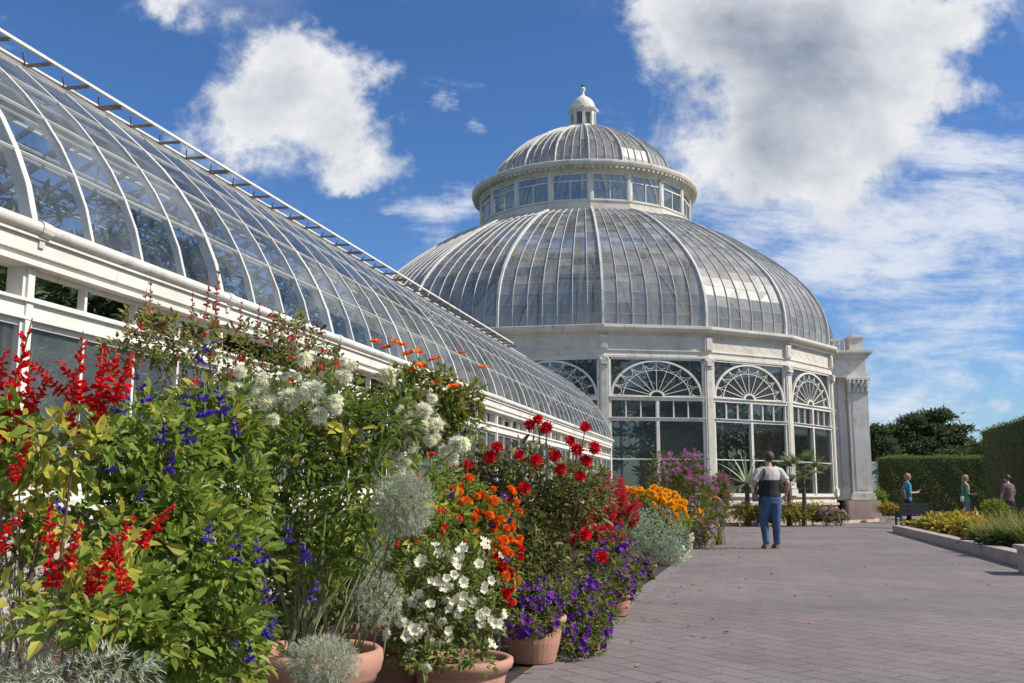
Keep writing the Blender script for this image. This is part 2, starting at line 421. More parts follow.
# pilasters
def pil():
    m=MB() # local: x across, -y outward
    m.box((0,0,3.42),(.32,.22,4.84)); m.box((0,-.02,1.12),(.38,.28,.24)); m.box((0,-.02,1.26),(.30,.27,.05))
    m.box((0,-.12,3.45),(.20,.02,4.1)); m.box((0,-.02,5.50),(.30,.28,.05)); m.box((0,-.03,5.70),(.34,.32,.24)); m.box((0,-.06,5.64),(.22,.32,.16))
    for s in(-1,1): m.ball((s*.13,-.18,5.74),.055,8,6)
    m.box((0,-.05,6.36),(.30,.20,.52)); m.box((0,-.16,6.36),(.18,.03,.42))
    me=m.mesh('pilaster'); me.materials.append(WHITE2); return me
pm=pil()
def put(me,name,k,r,parent,off=0.,mats=None):
    a=A0+(k+off)*ST
    o=bpy.data.objects.new(name,me); COL.objects.link(o); o.parent=parent
    o.location=(V(k,r,0,off)-AX).tolist(); o.rotation_euler=(0,0,a); return o
for k in range(NF): put(pm,'pilaster',k,RD-.02,house)
# fan window, local: x across, y depth (outside is -y), z up
rap=RD*math.cos(ST/2); hw=RD*math.sin(ST/2)-.17
m=MB()
T=.07
for x in (-hw+.03,hw-.03): m.box((x,0,3.41),(.08,.14,4.82))
m.box((0,0,5.79),(2*hw,.14,.07))
m.box((0,-.02,4.36),(2*hw,.16,.11)); m.box((0,-.05,4.43),(2*hw,.2,.03))
m.box((0,-.01,3.64),(2*hw,.15,.105)); m.box((0,-.05,3.70),(2*hw,.18,.025))
m.box((0,-.02,2.62+.05),(.105,.16,3.26))
for x0 in (-1,1):
    for i in (1,2): m.box((x0*(.065+(hw-.135)*i/3),0,3.99),(.038,.08,.60))
m.box((0,.01,2.26),(2*hw,.07,.035)); m.box((0,0,1.03),(2*hw,.14,.10))
fm=m.mesh('window_frame'); fm.materials.append(WHITE)
m=MB(); rx,ry,zc=hw-.09,1.26,4.46
def el(a,s,y=0): return np.array([rx*s*math.cos(a),y,zc+ry*s*math.sin(a)])
def arcbar(s,w,d,n=24,y=0):
    for i in range(n): m.bar(el(math.pi*i/n,s,y),el(math.pi*(i+1)/n,s,y),w,d,up=(0,1,0)) if False else m.bar(el(math.pi*i/n,s,y),el(math.pi*(i+1)/n,s,y),d,w,up=(math.cos(math.pi*(i+.5)/n),0,math.sin(math.pi*(i+.5)/n)))
def arcstrip(s0,s1,d,n=30,y=0):
    t=np.linspace(0,math.pi,n+1); vs=[]
    for q in t: vs+=[el(q,s0,y-d/2),el(q,s1,y-d/2),el(q,s1,y+d/2),el(q,s0,y+d/2)]
    m.add(vs,[[4*i+a_,4*i+(a_+1)%4,4*i+4+(a_+1)%4,4*i+4+a_] for i in range(n) for a_ in range(4)])
arcstrip(.972,1.022,.08,32,-.02); arcstrip(.735,.752,.04,24); arcstrip(.13,.175,.06,12)
for i in range(1,10): a=math.pi*i/10; m.bar(el(a,.14),el(a,.76),.021,.03,up=(0,1,0))
for a in (.03,math.pi-.03): m.bar(el(a,.14),el(a,.98),.03,.04,up=(0,1,0))
for i in range(10):      # scallops between the two arcs
    a=math.pi*(i+.5)/10; c=el(a,.97)
    pts=[]
    for t in np.linspace(0,math.pi,9):
        aa=a+(math.pi/10)*.46*math.cos(t); s=.97-.19*math.sin(t); pts.append(el(aa,s))
    m.tube(pts,.011,5)
    a=math.pi*i/10
    if i: m.bar(el(a,.76),el(a,.98),.02,.02,up=(0,1,0))
tm=m.mesh('fan_tracery'); tm.materials.append(WHITE)
m=MB()
def pane(x0,x1,z0,z1,y=.02):
    j=rng.normal(0,.004,4); m.add([[x0,y+j[0],z0],[x1,y+j[1],z0],[x1,y+j[2],z1],[x0,y+j[3],z1]],[[0,1,2,3]])
for x0,x1 in ((-hw+.07,-.065),(.065,hw-.07)): pane(x0,x1,1.08,2.235);pane(x0,x1,2.285,3.57);pane(x0,x1,3.71,4.29)
pane(-hw+.07,hw-.07,4.43,5.755)
gm=m.mesh('window_pane'); gm.materials.append(GLV)
for k in range(NF):
    o=put(fm,'fan_window',k,rap-.0,house,.5)
    o.location=(np.array([rap*math.sin(A0+(k+.5)*ST),-rap*math.cos(A0+(k+.5)*ST),0])).tolist()
    for me,nm in ((tm,'fan_tracery'),(gm,'window_pane')):
        q=bpy.data.objects.new(nm,me); COL.objects.link(q); q.parent=o
# lower dome
DP=[(10.98,7.0),(11.0,7.55),(10.93,8.1),(10.72,8.7),(10.38,9.28),(9.9,9.85),(9.3,10.42),(8.6,10.98),(7.8,11.55),(7.0,12.08),(6.2,12.52),(5.45,12.86),(4.95,13.03)]
UP=[(4.35,15.15),(4.28,15.6),(4.08,16.15),(3.68,16.66),(3.08,17.17),(2.4,17.6),(1.6,17.98),(.68,18.27)]
def resamp(p,n):
    p=np.array(p); s=np.concatenate([[0],np.cumsum(np.linalg.norm(np.diff(p,axis=0),axis=1))]); q=np.linspace(0,s[-1],n)
    return np.stack([np.interp(q,s,p[:,0]),np.interp(q,s,p[:,1])],1)
def dome(prof,bays,nr,rw,bw,gmat,nm):
    pr=resamp(prof,nr+1)
    # facet geometry in local space (facet k=0) then rotated copies
    def vk(f,r,z,out=0):
        a0,a1=-ST/2,ST/2; a=np.array([r*math.sin(a0),-r*math.cos(a0),z]); b=np.array([r*math.sin(a1),-r*math.cos(a1),z]); return a*(1-f)+b*f+np.array([0,-out,out*.6])
    g=MB(); b=MB()
    for i in range(nr):
        (r0,z0),(r1,z1)=pr[i],pr[i+1]
        for j in range(bays):
            f0,f1=j/bays,(j+1)/bays; jj=rng.normal(0,.004,4)
            g.add([vk(f0,r0,z0,jj[0]),vk(f1,r0,z0,jj[1]),vk(f1,r1,z1,jj[2]),vk(f0,r1,z1,jj[3])],[[0,1,2,3]])
        if i: b.bar(vk(0,r0,z0,.0),vk(1,r0,z0,.0),.011,.008)
        for j in range(1,bays): b.bar(vk(j/bays,r0,z0,.02),vk(j/bays,r1,z1,.02),bw,.035,up=(0,-1,.6))
    gme=g.mesh('glass_panel'); gme.materials.append(gmat); bme=b.mesh('glazing_grid'); bme.materials.append(STEELW); bme.materials.append(DULL)
    r=MB()
    for i in range(nr):
        (r0,z0),(r1,z1)=pr[i],pr[i+1]; r.bar([0,-r0-.03,z0+.02],[0,-r1-.03,z1+.02],rw,.10,up=(0,-1,.6))
    rme=r.mesh('main_rib'); rme.materials.append(STEELW)
    for k in range(NF):
        o=bpy.data.objects.new(nm,gme); COL.objects.link(o); o.parent=house; o.rotation_euler=(0,0,A0+(k+.5)*ST)
        q=bpy.data.objects.new('glazing_grid',bme); COL.objects.link(q); q.parent=o
        o=bpy.data.objects.new('main_rib',rme); COL.objects.link(o); o.parent=house; o.rotation_euler=(0,0,A0+k*ST)
dome(DP,7,22,.085,.017,GLD,'dome_glass_panel')
dome(UP,4,10,.05,.018,GLD,'upper_dome_panel')
# clerestory
RC=4.9
m=MB(); m.lathe([(RC-.1,12.95),(RC+.16,12.95),(RC+.16,13.10),(RC+.06,13.13),(RC+.06,13.36),(RC+.1,13.38),(RC+.1,13.42),(RC-.1,13.42)],NF,c3,A0,close=True); m.build('clerestory_base',WHITE2,house)
m=MB(); m.lathe([(RC-.1,14.64),(RC+.06,14.64),(RC+.08,14.75),(RC+.12,14.78),(RC+.34,14.84),(RC+.40,14.88),(RC+.44,14.98),(RC+.44,15.06),(RC+.38,15.10),(RC-.62,15.22),(RC-.62,14.9)],NF*2,c3,A0,close=True)
cc=m.build('clerestory_cornice',WHITE2,house)
m=MB()
for j in range(130):
    a=2*math.pi*j/130; m.box(AX+np.array([(RC+.24)*math.sin(a),-(RC+.24)*math.cos(a),14.785]),(.09,.24,.07),rotz(a))
m.build('bracket_band',WHITE2,cc)
m=MB()
for j in range(36):
    a=2*math.pi*j/36; q=AX+np.array([(RC+.40)*math.sin(a),-(RC+.40)*math.cos(a),15.06]); m.tube([q,q+np.array([0,0,.2])],.012,5)
m.build('cornice_pin',STEELW,cc)
hc=RC*math.sin(ST/2); rc=RC*math.cos(ST/2)
m=MB()
for x in(-hc+.02,hc-.02): m.box((x,0,14.03),(.13,.14,1.24))
for x in(-hc+.11,hc-.11): m.box((x,-.0,14.03),(.05,.08,1.22))
m.box((0,0,13.45),(2*hc,.08,.06));m.box((0,0,14.60),(2*hc,.08,.08));m.box((0,0,14.27),(2*hc,.08,.05));m.box((0,0,13.86),(.04,.07,.8))
cm=m.mesh('clerestory_window'); cm.materials.append(WHITE)
m=MB()
for x0,x1,z0,z1 in((-hc+.12,-.02,13.47,14.25),(.02,hc-.12,13.47,14.25),(-hc+.12,hc-.12,14.29,14.57)): m.add([[x0,0,z0],[x1,0,z0],[x1,0,z1],[x0,0,z1]],[[0,1,2,3]])
cg=m.mesh('window_pane'); cg.materials.append(GLC)
for k in range(NF):
    a=A0+(k+.5)*ST
    o=bpy.data.objects.new('clerestory_window',cm); COL.objects.link(o); o.parent=house; o.location=(rc*math.sin(a),-rc*math.cos(a),0); o.rotation_euler=(0,0,a)
    q=bpy.data.objects.new('window_pane',cg); COL.objects.link(q); q.parent=o
# lantern
m=MB(); m.lathe([(.0,18.2),(.72,18.22),(.72,18.34),(.62,18.38),(.60,18.5),(.55,18.52)],8,c3,A0); m.lathe([(.5,19.1),(.62,19.12),(.64,19.2),(.74,19.26),(.76,19.34),(.62,19.38),(.5,19.4)],8,c3,A0)
for k in range(8):
    a=A0+k*math.pi/4; q=AX+np.array([.56*math.sin(a),-.56*math.cos(a),18.82]); m.box(q,(.14,.12,.66),rotz(a))
lan=m.build('lantern',WHITE,house)
m=MB(); m.lathe([(.5,18.5),(.5,19.12)],8,c3,A0); m.build('louvre',plain('louvre_grey',(.22,.21,.18),(.14,.13,.12),.6,8),lan)
m=MB(); m.lathe([(.60,19.38),(.60,19.5),(.54,19.68),(.42,19.86),(.26,19.98),(.16,20.04),(.10,20.1),(0,20.1)],16,c3,A0,); m.build('cap',WHITE,lan,smooth=True)
m=MB(); m.lathe([(.12,20.05),(.08,20.15),(.07,20.3),(.13,20.38),(.14,20.45),(.08,20.52),(.03,20.55),(0,20.56)],10,c3); m.build('finial',WHITE,lan,smooth=True)
m=MB(); m.lathe([(.05,20.55),(.08,20.6),(.06,20.66),(0,20.68)],8,c3); m.build('finial_tip',plain('black_tip',(.02,.02,.02),None,.5),lan)
m=MB(); m.lathe([(0,.012),(RD-.3,.012)],NF,c3,A0); m.build('interior_floor',DARKIN,house)
# inner ring walk + ironwork columns
m=MB(); m.lathe([(6.2,12.4),(6.3,12.4),(6.3,12.5),(6.2,12.5)],NF,c3,A0,close=True); m.lathe([(10.4,6.9),(10.6,6.9),(10.6,7.05),(10.4,7.05)],NF,c3,A0,close=True)
m.build('inner_ring',DULL,house)
for k in range(0,NF,2):
    m=MB(); m.tube([V(k,6.2,0),V(k,6.2,12.4)],.08,8); m.build('inner_column',DULL,house)

# ---- entrance portico corner at the right of the drum (a projecting block of the same building)
X0,X1,YF,YB=13.42,14.62,40.3,46.5; n_before=set(bpy.data.objects)
m=MB(); m.box(((13.55+X1+.22)/2,(YF-.25+YB)/2,.41),(X1+.22-13.55,YB-YF+.25,.82)); m.build('portico_plinth',GRANITE,house)
m=MB()
m.box(((X0-.3+X1)/2,(YF+.25+YB)/2,3.33),(X1-X0+.3,YB-YF-.25,5.02))           # wall body
m.box((14.22,YF+.12,3.35),(.80,.30,5.0)); m.box((14.22,YF+.10,.92),(1.0,.44,.16)); m.box((14.22,YF+.10,1.06),(.92,.38,.10))
m.box((13.62,YF+.235,3.35),(.32,.10,5.0))
m.box((14.22,YF-.035,3.2),(.50,.02,3.9))
m.build('portico_pier',WHITE,house)
m=MB()                                                        # corinthian-like capital
m.box((14.22,YF+.05,5.76),(.96,.46,.08)); m.box((14.22,YF+.12,5.18),(.84,.34,.05))
for row,(z,n,o) in enumerate(((5.28,5,.0),(5.46,4,.03),(5.62,5,.06))):
    for i in range(n):
        x=14.22+(-.36+.72*i/(n-1)); m.ball((x,YF-.06-o,z),(.085,.07,.10),7,5); m.ball((x,YF-.12-o,z+.07),(.05,.05,.035),6,4)
for s in(-1,1): m.tube([(14.22+s*(.42+.07*math.cos(t)),YF-.10,5.64+.07*math.sin(t)) for t in np.linspace(0,5.5,9)],.025,5)
for i in range(4): m.ball((13.5+.08*i,YF+.18,5.6),(.05,.05,.10),6,4)
m.build('capital',WHITE,house)
m=MB()
XL=13.15
m.box(((XL+X1+.06)/2,(YF+.02+YB)/2,5.90),(X1+.06-XL,YB-YF-.02,.16)); m.box(((XL+X1)/2,(YF+.08+YB)/2,6.3),(X1-XL,YB-YF-.08,.62))
for z,h,o in ((6.64,.06,.05),(6.71,.08,.11),(6.80,.08,.18),(6.89,.10,.24)): m.box(((XL+.1+X1+o)/2,(YF-o+YB)/2,z),(X1+o-XL-.1,YB-YF+o,h))
m.build('portico_entablature',WHITE,house)
PX=14.30; m=MB(); m.box((PX,YF+.4,7.22),(.56,.56,.56)); m.box((PX,YF+.4,7.52),(.66,.66,.07)); m.box((PX,YF+.4,7.60),(.3,.3,.10)); m.box((PX,YF+.4,6.98),(.62,.62,.08)); m.tube([(PX,YF+.4,7.6),(PX,YF+.4,7.95)],.012,5)
m.build('parapet_pedestal',WHITE2,house)
m=MB(); m.box((13.5,YF+.45,7.45),(.78,.18,.08)); m.box((13.5,YF+.45,6.99),(.78,.2,.10))
m.box((13.10,YF+.5,7.2),(.3,.3,.5))
m.build('parapet_rail',WHITE2,house)
for i in range(3):
    m=MB(); m.lathe([(.05,7.03),(.07,7.08),(.05,7.12),(.09,7.2),(.05,7.33),(.06,7.41)],10,(13.42+.2*i,YF+.45,0)); m.build('baluster',WHITE2,house,smooth=True)
for y in (YF+1.6,YF+3.0): 
    m=MB(); m.box((X1+.10,y,6.3),(.2,.3,.5)); m.build('side_bracket',WHITE,house)

for q in list(bpy.data.objects):
    if q not in n_before and q.type=='MESH': q.matrix_parent_inverse=Matrix.Translation((.03,.75,0))@q.matrix_parent_inverse
# ---------------------------------------------------------------- ground, path, kerbs
GRASS=plain('lawn',(.07,.10,.03),(.05,.075,.025),.95,4,bump=.5)
m=MB(); m.add([[-900,-900,-.012],[900,-900,-.012],[900,900,-.012],[-900,900,-.012]],[[0,1,2,3]]); tag(m.build('ground',GRASS),kind='structure')
mt,nt,out=nmat('path_pavers'); b=N(nt,'BsdfPrincipled')
co=objco(nt)
mpr=N(nt,'Mapping'); mpr.inputs['Rotation'].default_value=(0,0,R_(46)); sock(nt,co,mpr.inputs[0])
br=N(nt,'TexBrick'); sock(nt,mpr.outputs[0],br.inputs[0]); br.offset=.5
for k,v in (('Scale',1.),('Mortar Size',.005),('Mortar Smooth',.25),('Bias',0.),('Brick Width',.36),('Row Height',.17)): br.inputs[k].default_value=v
br.inputs['Color1'].default_value=(.218,.190,.182,1); br.inputs['Color2'].default_value=(.188,.163,.157,1); br.inputs['Mortar'].default_value=(.085,.07,.067,1)
# some joints stay tight and pale, some open and dark
mp2=N(nt,'Mapping'); mp2.inputs['Scale'].default_value=(.5,1.8,1); sock(nt,mpr.outputs[0],mp2.inputs[0])
jm=maprange(nt,noise(nt,1.6,5,.68,mp2.outputs[0]),.54,.64)
base=mixc(nt,mathn(nt,'MULTIPLY',br.outputs['Fac'],mathn(nt,'ADD',mathn(nt,'MULTIPLY',jm,.60),.22)),mixc(nt,.0,br.outputs['Color'],(0,0,0)),(.07,.056,.054))
big=maprange(nt,noise(nt,.45,8,.72,co),.35,.65,.84,1.14); sp=maprange(nt,noise(nt,60,4,.75,co),.3,.7,.72,1.26)
vv=mathn(nt,'MULTIPLY',big,sp)
st=maprange(nt,noise(nt,1.7,7,.78,co,.5),.63,.70,1.,.74); vv=mathn(nt,'MULTIPLY',vv,st)
cb=N(nt,'CombineColor'); [sock(nt,vv,cb.inputs[i]) for i in range(3)]
sock(nt,mixc(nt,1.,base,cb.outputs[0],'MULTIPLY'),b.inputs['Base Color']); b.inputs['Roughness'].default_value=.85; b.inputs['Specular IOR Level'].default_value=.25
bp=N(nt,'Bump'); bp.inputs['Strength'].default_value=.5; bp.inputs['Distance'].default_value=.012
h=mathn(nt,'SUBTRACT',mathn(nt,'MULTIPLY',noise(nt,90,3,.7,co),.35),mathn(nt,'MULTIPLY',br.outputs['Fac'],mathn(nt,'ADD',mathn(nt,'MULTIPLY',jm,.8),.2))); sock(nt,h,bp.inputs['Height']); sock(nt,bp.outputs[0],b.inputs['Normal']); sock(nt,b.outputs[0],out.inputs[0])
# wing frame sheet: local x = across the path, local y = along it
o=empty('tmp',PR); bpy.data.objects.remove(o)
def framed(mb,name,mat,kind=None,parent=None):
    me=mb.mesh(name); me.materials.append(mat); q=bpy.data.objects.new(name,me); COL.objects.link(q); q.location=PR.tolist(); q.rotation_euler=(0,0,WANG)
    if kind: tag(q,kind=kind)
    return q
m=MB(); m.add([[6.55,-45,0],[60,-45,0],[60,40,0],[6.55,40,0]],[[0,1,2,3]]); m.add([[6.55,0,0],[6.55,40,0],[-30,40,0],[-30,0,0]],[[0,1,2,3]])
framed(m,'path',mt,'structure')
m=MB(); m.add([[3.14,-45,-.004],[6.40,-45,-.004],[6.40,-.1,-.004],[3.14,-.1,-.004]],[[0,1,2,3]]); bed=framed(m,'flower_bed_soil',SOIL,'structure')
EDG=plain('path_edging',(.21,.183,.175),(.18,.157,.15),.85,12,bump=.3)
m=MB()
for i in range(145):
    y=-44.9+.31*i; m.box((6.475,y,-.001),(.145,.302,.012))
framed(m,'path_edging',EDG,'structure')
# right hand raised bed and its kerb
KV=11.1
m=MB(); y=-19.
while y<-2.0:
    m.box((KV+.12,y+.6,.09),(.24,1.19,.18)); y+=1.2
framed(m,'kerb',KERB,'structure')
m=MB(); m.box((KV+2.2,-1.72,.09),(4.2,.22,.18)); framed(m,'kerb',KERB,'structure')
m=MB(); m.box((KV+2.7,-10.5,.06),(4.9,17.3,.12)); framed(m,'planting_bed_soil',SOIL,'structure')
q=P(1040,575,12.55)
m=MB(); m.box((0,0,.15),(.62,.62,.30)); m.box((0,0,.325),(.68,.68,.05)); t=thing('stone_block','pale square stone block with a cap at the near end of the right hand kerb','stone block',(6.72,12.75,0),rz=WANG)
mm=m.mesh('block'); 
m1=MB(); m1.box((0,0,.15),(.62,.62,.30)); m1.build('block',KERB,t,loc=(0,0,0)); m2=MB(); m2.box((0,0,.325),(.70,.70,.05)); m2.build('cap',KERB,t,loc=(0,0,0))
# low stone wall in front of the hedge
t=thing('low_stone_wall','low pale stone ledge running in front of the clipped hedge','wall',(16.2,36,0))
m=MB(); m.box((16.2,36,.2),(2.4,.4,.4)); m.build('wall_body',KERB,t); m=MB(); m.box((16.2,36,.425),(2.5,.5,.05)); m.build('coping',KERB,t)
# granite edging of the drum bed + soil
m=MB(); m.lathe([(12.55,.004),(RD,.004)],NF,c3,A0,arc=(-4,5)); framed_=m.build('drum_bed_soil',SOIL); tag(framed_,kind='structure')
m=MB(); m.lathe([(12.45,.0),(12.45,.10),(12.6,.10),(12.6,.0)],NF,c3,A0,arc=(-4,5)); q=m.build('bed_kerb',GRANITE); tag(q,kind='structure')

# ---------------------------------------------------------------- hedges, trees, far glasshouse
HEDGE=leafmat('hedge_leaf',(.10,.135,.035),(.15,.19,.055),.3,.6)
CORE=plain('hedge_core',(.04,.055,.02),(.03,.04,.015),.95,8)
def hedge(c,size,rz,label,n,L=.07):
    t=thing('clipped_hedge',label,'hedge',(c[0],c[1],0),rz=rz)
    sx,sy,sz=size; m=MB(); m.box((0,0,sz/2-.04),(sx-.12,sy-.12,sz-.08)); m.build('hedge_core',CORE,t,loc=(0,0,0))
    ar=[sx*sz,sx*sz,sy*sz,sy*sz,sx*sy]; fc=rng.choice(5,n,p=np.array(ar)/sum(ar)); a=rng.uniform(-.5,.5,n);b_=rng.uniform(0,1,n)
    pos=np.zeros((n,3)); d=np.zeros((n,3))
    for i in range(5):
        q=fc==i
        if i<2: pos[q]=np.stack([a[q]*sx,np.full(q.sum(),(i-.5)*sy),b_[q]*sz],1); d[q]=[0,(i-.5)*2,0]
        elif i<4: pos[q]=np.stack([np.full(q.sum(),(i-2.5)*sx),a[q]*sy,b_[q]*sz],1); d[q]=[(i-2.5)*2,0,0]
        else: pos[q]=np.stack([a[q]*sx,(b_[q]-.5)*sy,np.full(q.sum(),sz)],1); d[q]=[0,0,1]
    lump=.035*np.sin(pos[:,0]*3.1+pos[:,2]*2.3)+.03*np.sin(pos[:,0]*7.3+pos[:,1]*5+pos[:,2]*6.1)
    pos+=d*(lump+rng.uniform(-.09,.07,n)**1)[:,None]
    m=MB(); m.leaves(pos,d*.7+rng.normal(0,.7,(n,3)),L*rng.uniform(.6,1.3,n),.55,.1,.1); m.build('foliage',HEDGE,t,loc=(0,0,0)); return t
hedge((22.0,52.5),(5.3,2.0,2.98),0,'lower clipped dark hedge with a sunlit top behind the two walking women',26000)
hedge((20.65,37.1),(3.4,14.,3.88),WANG,'taller clipped hedge block at the right edge of the view',34000)
PINE=leafmat('pine_needles',(.08,.11,.045),(.12,.15,.065),.2,.6); PINE2=leafmat('pine_needles_light',(.05,.075,.03),(.075,.10,.04),.15,.6)
def tree(base,h,ells,label,n=9000,L=.35,mat=PINE,cat='tree',name='pine_tree',trunk=.25,group='trees behind the hedge'):
    base=np.array(base,float); t=thing(name,label,cat,base,group)
    top=base+[0,0,h*.8]; pts=[base,base+[.2,0,h*.3],base+[-.1,.1,h*.55],top]; m=MB(); m.tube(pts,[trunk,trunk*.8,trunk*.55,trunk*.2],8)
    for e in ells:
        c=np.array(e[:3]); s=base+[0,0,max(h*.2,(c[2]-base[2])*.7)]; m.tube([s,(s+c)/2+[0,0,.2],c],[trunk*.35,trunk*.25,trunk*.08],6)
    m.build('trunk',BARK,t)
    m=MB(); w=np.array([e[3]*e[4]*e[5] for e in ells])**.67; w=w/w.sum()
    for e,q in zip(ells,w):
        k=int(n*q); nc=max(8,k//42); cc=unit(rng.normal(0,1,(nc,3)))*(rng.uniform(.2,1,(nc,1))**.4); cc=cc*np.array(e[3:6])+np.array(e[:3])
        which=rng.integers(0,nc,k); off=rng.normal(0,1,(k,3))*np.array([.30,.30,.10])*L*2.2
        m.leaves(cc[which]+off,unit(off)+rng.normal(0,.5,(k,3))+[0,0,.3],L*rng.uniform(.5,1.2,k),.35,.1,.1)
    m.build('crown',mat,t); return t
def ell(px,py,Y,rx,rz,ry=None): p=P(px,py,Y); s=Y/F; return (p[0],p[1],p[2],rx*s,(ry or rx)*s,rz*s)
for i,(u,v,h) in enumerate([(40,-10,9.),(35,-9.5,9.3),(30,-10,9.2),(26,-9.5,8.8),(21.5,-10,9.3),(17,-9.5,9.),(12.5,-10,9.1),(8,-9.8,8.6),(3,-10,8.2)]):
    c=W(u,v,0); tree((c[0],c[1],0),h,[(c[0],c[1],h*.68,2.2,2.2,h*.3),(c[0]+1.2,c[1]+.8,h*.42,1.9,1.9,h*.25),(c[0]-1,c[1]-1.3,h*.45,1.9,1.9,h*.26),(c[0]+.3,c[1]-1.8,h*.35,1.6,1.6,h*.3),(c[0]+.2,c[1]+1.8,h*.38,1.6,1.6,h*.3)],'leafy green tree outside, seen only through the glass of the wing',6500,.30,HEDGE,'tree','leafy_tree',.18,'trees beyond the glasshouse wing')
tree((30.5,80,0),7.5,[ell(912,421,80,13,5),ell(938,416,80,14,5),ell(900,432,80,16,6),ell(930,430,80,17,6),ell(955,430,80,11,4),ell(948,441,80,17,5),ell(910,445,80,24,8),ell(885,440,80,12,6),ell(930,455,80,32,8),ell(957,450,80,9,4)],'wide layered dark pine rising behind the lower hedge',16000,.42)
tree((37.5,84,0),5,[ell(978,450,84,12,7),ell(966,455,84,14,7)],'small dark tree peeping over the hedge between pine and tall hedge',3500,.4)
tree((28.,74,0),6.,[ell(873,440,74,9,18),ell(880,455,74,14,18)],'dark pine partly hidden by the portico corner',6000,.4)
# distant glasshouse, seen past the portico
t=thing('distant_glasshouse','small distant glasshouse end seen between portico and hedge','glasshouse',(24.5,62,0))
m=MB()
pr=[(3,0),(3,1.3),(2.85,2.0),(2.3,2.6),(1.4,3.05),(0,3.3)]
def dg(x,z,y): return [24.5+x,62+y,z]
for y0 in np.arange(0,12.1,1.):
    for sg in(1,-1):
        for i in range(5): m.bar(dg(sg*pr[i][0],pr[i][1],y0),dg(sg*pr[i+1][0],pr[i+1][1],y0),.06,.06,up=(0,1,0))
for sg in (1,-1):
    for i in range(6): m.bar(dg(sg*pr[i][0],pr[i][1],0),dg(sg*pr[i][0],pr[i][1],12),.05,.05)
for x in np.arange(-2.5,2.6,.5): m.bar(dg(x,0,0),dg(x,float(np.interp(abs(x),[0,1.4,2.3,2.85],[3.3,3.05,2.6,2.0])),0),.05,.05,up=(0,1,0))
m.build('frame',STEELW,t)
g=MB()
for sg in(1,-1):
    for i in range(5): g.add([dg(sg*pr[i][0],pr[i][1],.02),dg(sg*pr[i+1][0],pr[i+1][1],.02),dg(sg*pr[i+1][0],pr[i+1][1],12),dg(sg*pr[i][0],pr[i][1],12)],[[0,1,2,3]])
g.add([dg(x,z,.01) for x,z in pr]+[dg(-x,z,.01) for x,z in pr[::-1]],[list(range(12))])
g.build('glass',GLN,t)
# bench seen from behind
BLK=plain('black_paint',(.02,.02,.02),(.03,.03,.03),.5,8)
t=thing('bench','black slatted bench seen from behind beside the woman in blue','bench',(12.35,31,0))
m=MB(); 
for z in (.48,.60,.72): m.box((12.35,31,z),(.95,.03,.105))
m.build('backrest',BLK,t); m=MB(); [m.box((12.35,31+.1*i,.40),(.95,.085,.03)) for i in (1,2,3,4)]; m.build('seat',BLK,t)
for x in(11.88,12.82):
    m=MB(); m.box((x,31,.4),(.05,.05,.8)); m.box((x,31.42,.2),(.05,.05,.4)); m.box((x,31.2,.59),(.06,.48,.04)); m.box((x,31.2,.35),(.045,.4,.05)); m.build('leg',BLK,t)

# fallen petals and leaves along the edge of the pots
LIT=leafmat('fallen_leaf',(.30,.20,.08),(.22,.16,.10),.1,.8,(.45,.05,.05))
m=MB(); n=420; u=rng.uniform(1,30,n); v=6.35+np.abs(rng.normal(0,.55,n)); n2=120; u=np.concatenate([u,rng.uniform(-2,30,n2)]); v=np.concatenate([v,rng.uniform(6.5,11,n2)]); n+=n2
m.leaves(np.array([W(a,b,.012) for a,b in zip(u,v)]),rng.normal(0,1,(n,3))*[1,1,.12],rng.uniform(.015,.05,n),.55,.12,.1); tag(m.build('fallen_petals',LIT),'scattered fallen petals and dry leaves on the paving beside the pots','leaf litter',kind='stuff')
# ---------------------------------------------------------------- potted flowers
LG=leafmat('bright_green_leaf',(.13,.20,.03),(.24,.31,.055),.35,.45,(.30,.28,.04))
LM=leafmat('mid_green_leaf',(.10,.145,.03),(.17,.22,.05),.32,.5,(.16,.17,.04))
LD=leafmat('dark_green_leaf',(.05,.08,.02),(.08,.12,.035),.25,.5)
LY=leafmat('yellowing_leaf',(.56,.48,.08),(.36,.36,.06),.45,.5,(.6,.5,.12))
LV=leafmat('variegated_leaf',(.14,.17,.04),(.22,.22,.07),.3,.5,(.42,.40,.22))
LR=leafmat('reddish_leaf',(.10,.11,.03),(.20,.10,.05),.3,.5,(.16,.03,.03))
LO=leafmat('olive_leaf',(.17,.19,.045),(.24,.23,.06),.3,.55,(.26,.2,.06))
SIL=leafmat('silver_leaf',(.48,.50,.38),(.36,.39,.29),.25,.7)
SILG=leafmat('silver_green_leaf',(.28,.36,.24),(.38,.45,.32),.25,.7)
GOLD=leafmat('golden_leaf',(.45,.33,.04),(.30,.28,.05),.35,.5,(.22,.06,.03))
def pet(n,c,c2,tr=.3): return leafmat(n,c,c2,tr,.5)
RED=pet('scarlet_petal',(.75,.012,.018),(.58,.008,.012)); DRED=pet('crimson_petal',(.68,.012,.018),(.50,.008,.014)); PINKR=pet('rose_red_petal',(.66,.04,.09),(.55,.03,.05))
BLU=pet('violet_blue_petal',(.06,.03,.28),(.12,.07,.40)); PUR=pet('purple_petal',(.10,.015,.24),(.17,.03,.33)); LIL=pet('lilac_petal',(.45,.25,.50),(.55,.35,.55))
WHP=pet('white_petal',(.86,.85,.72),(.80,.79,.60),.4); ORG=pet('orange_petal',(.88,.24,.012),(.80,.12,.01)); YEL=pet('yellow_petal',(.90,.52,.03),(.85,.40,.015)); MAG=pet('magenta_petal',(.50,.06,.30),(.62,.22,.45)); RBR=pet('dusky_red_petal',(.50,.10,.11),(.38,.12,.10))
EYEC=plain('flower_eye',(.45,.40,.12),(.3,.25,.08),.8,40); 
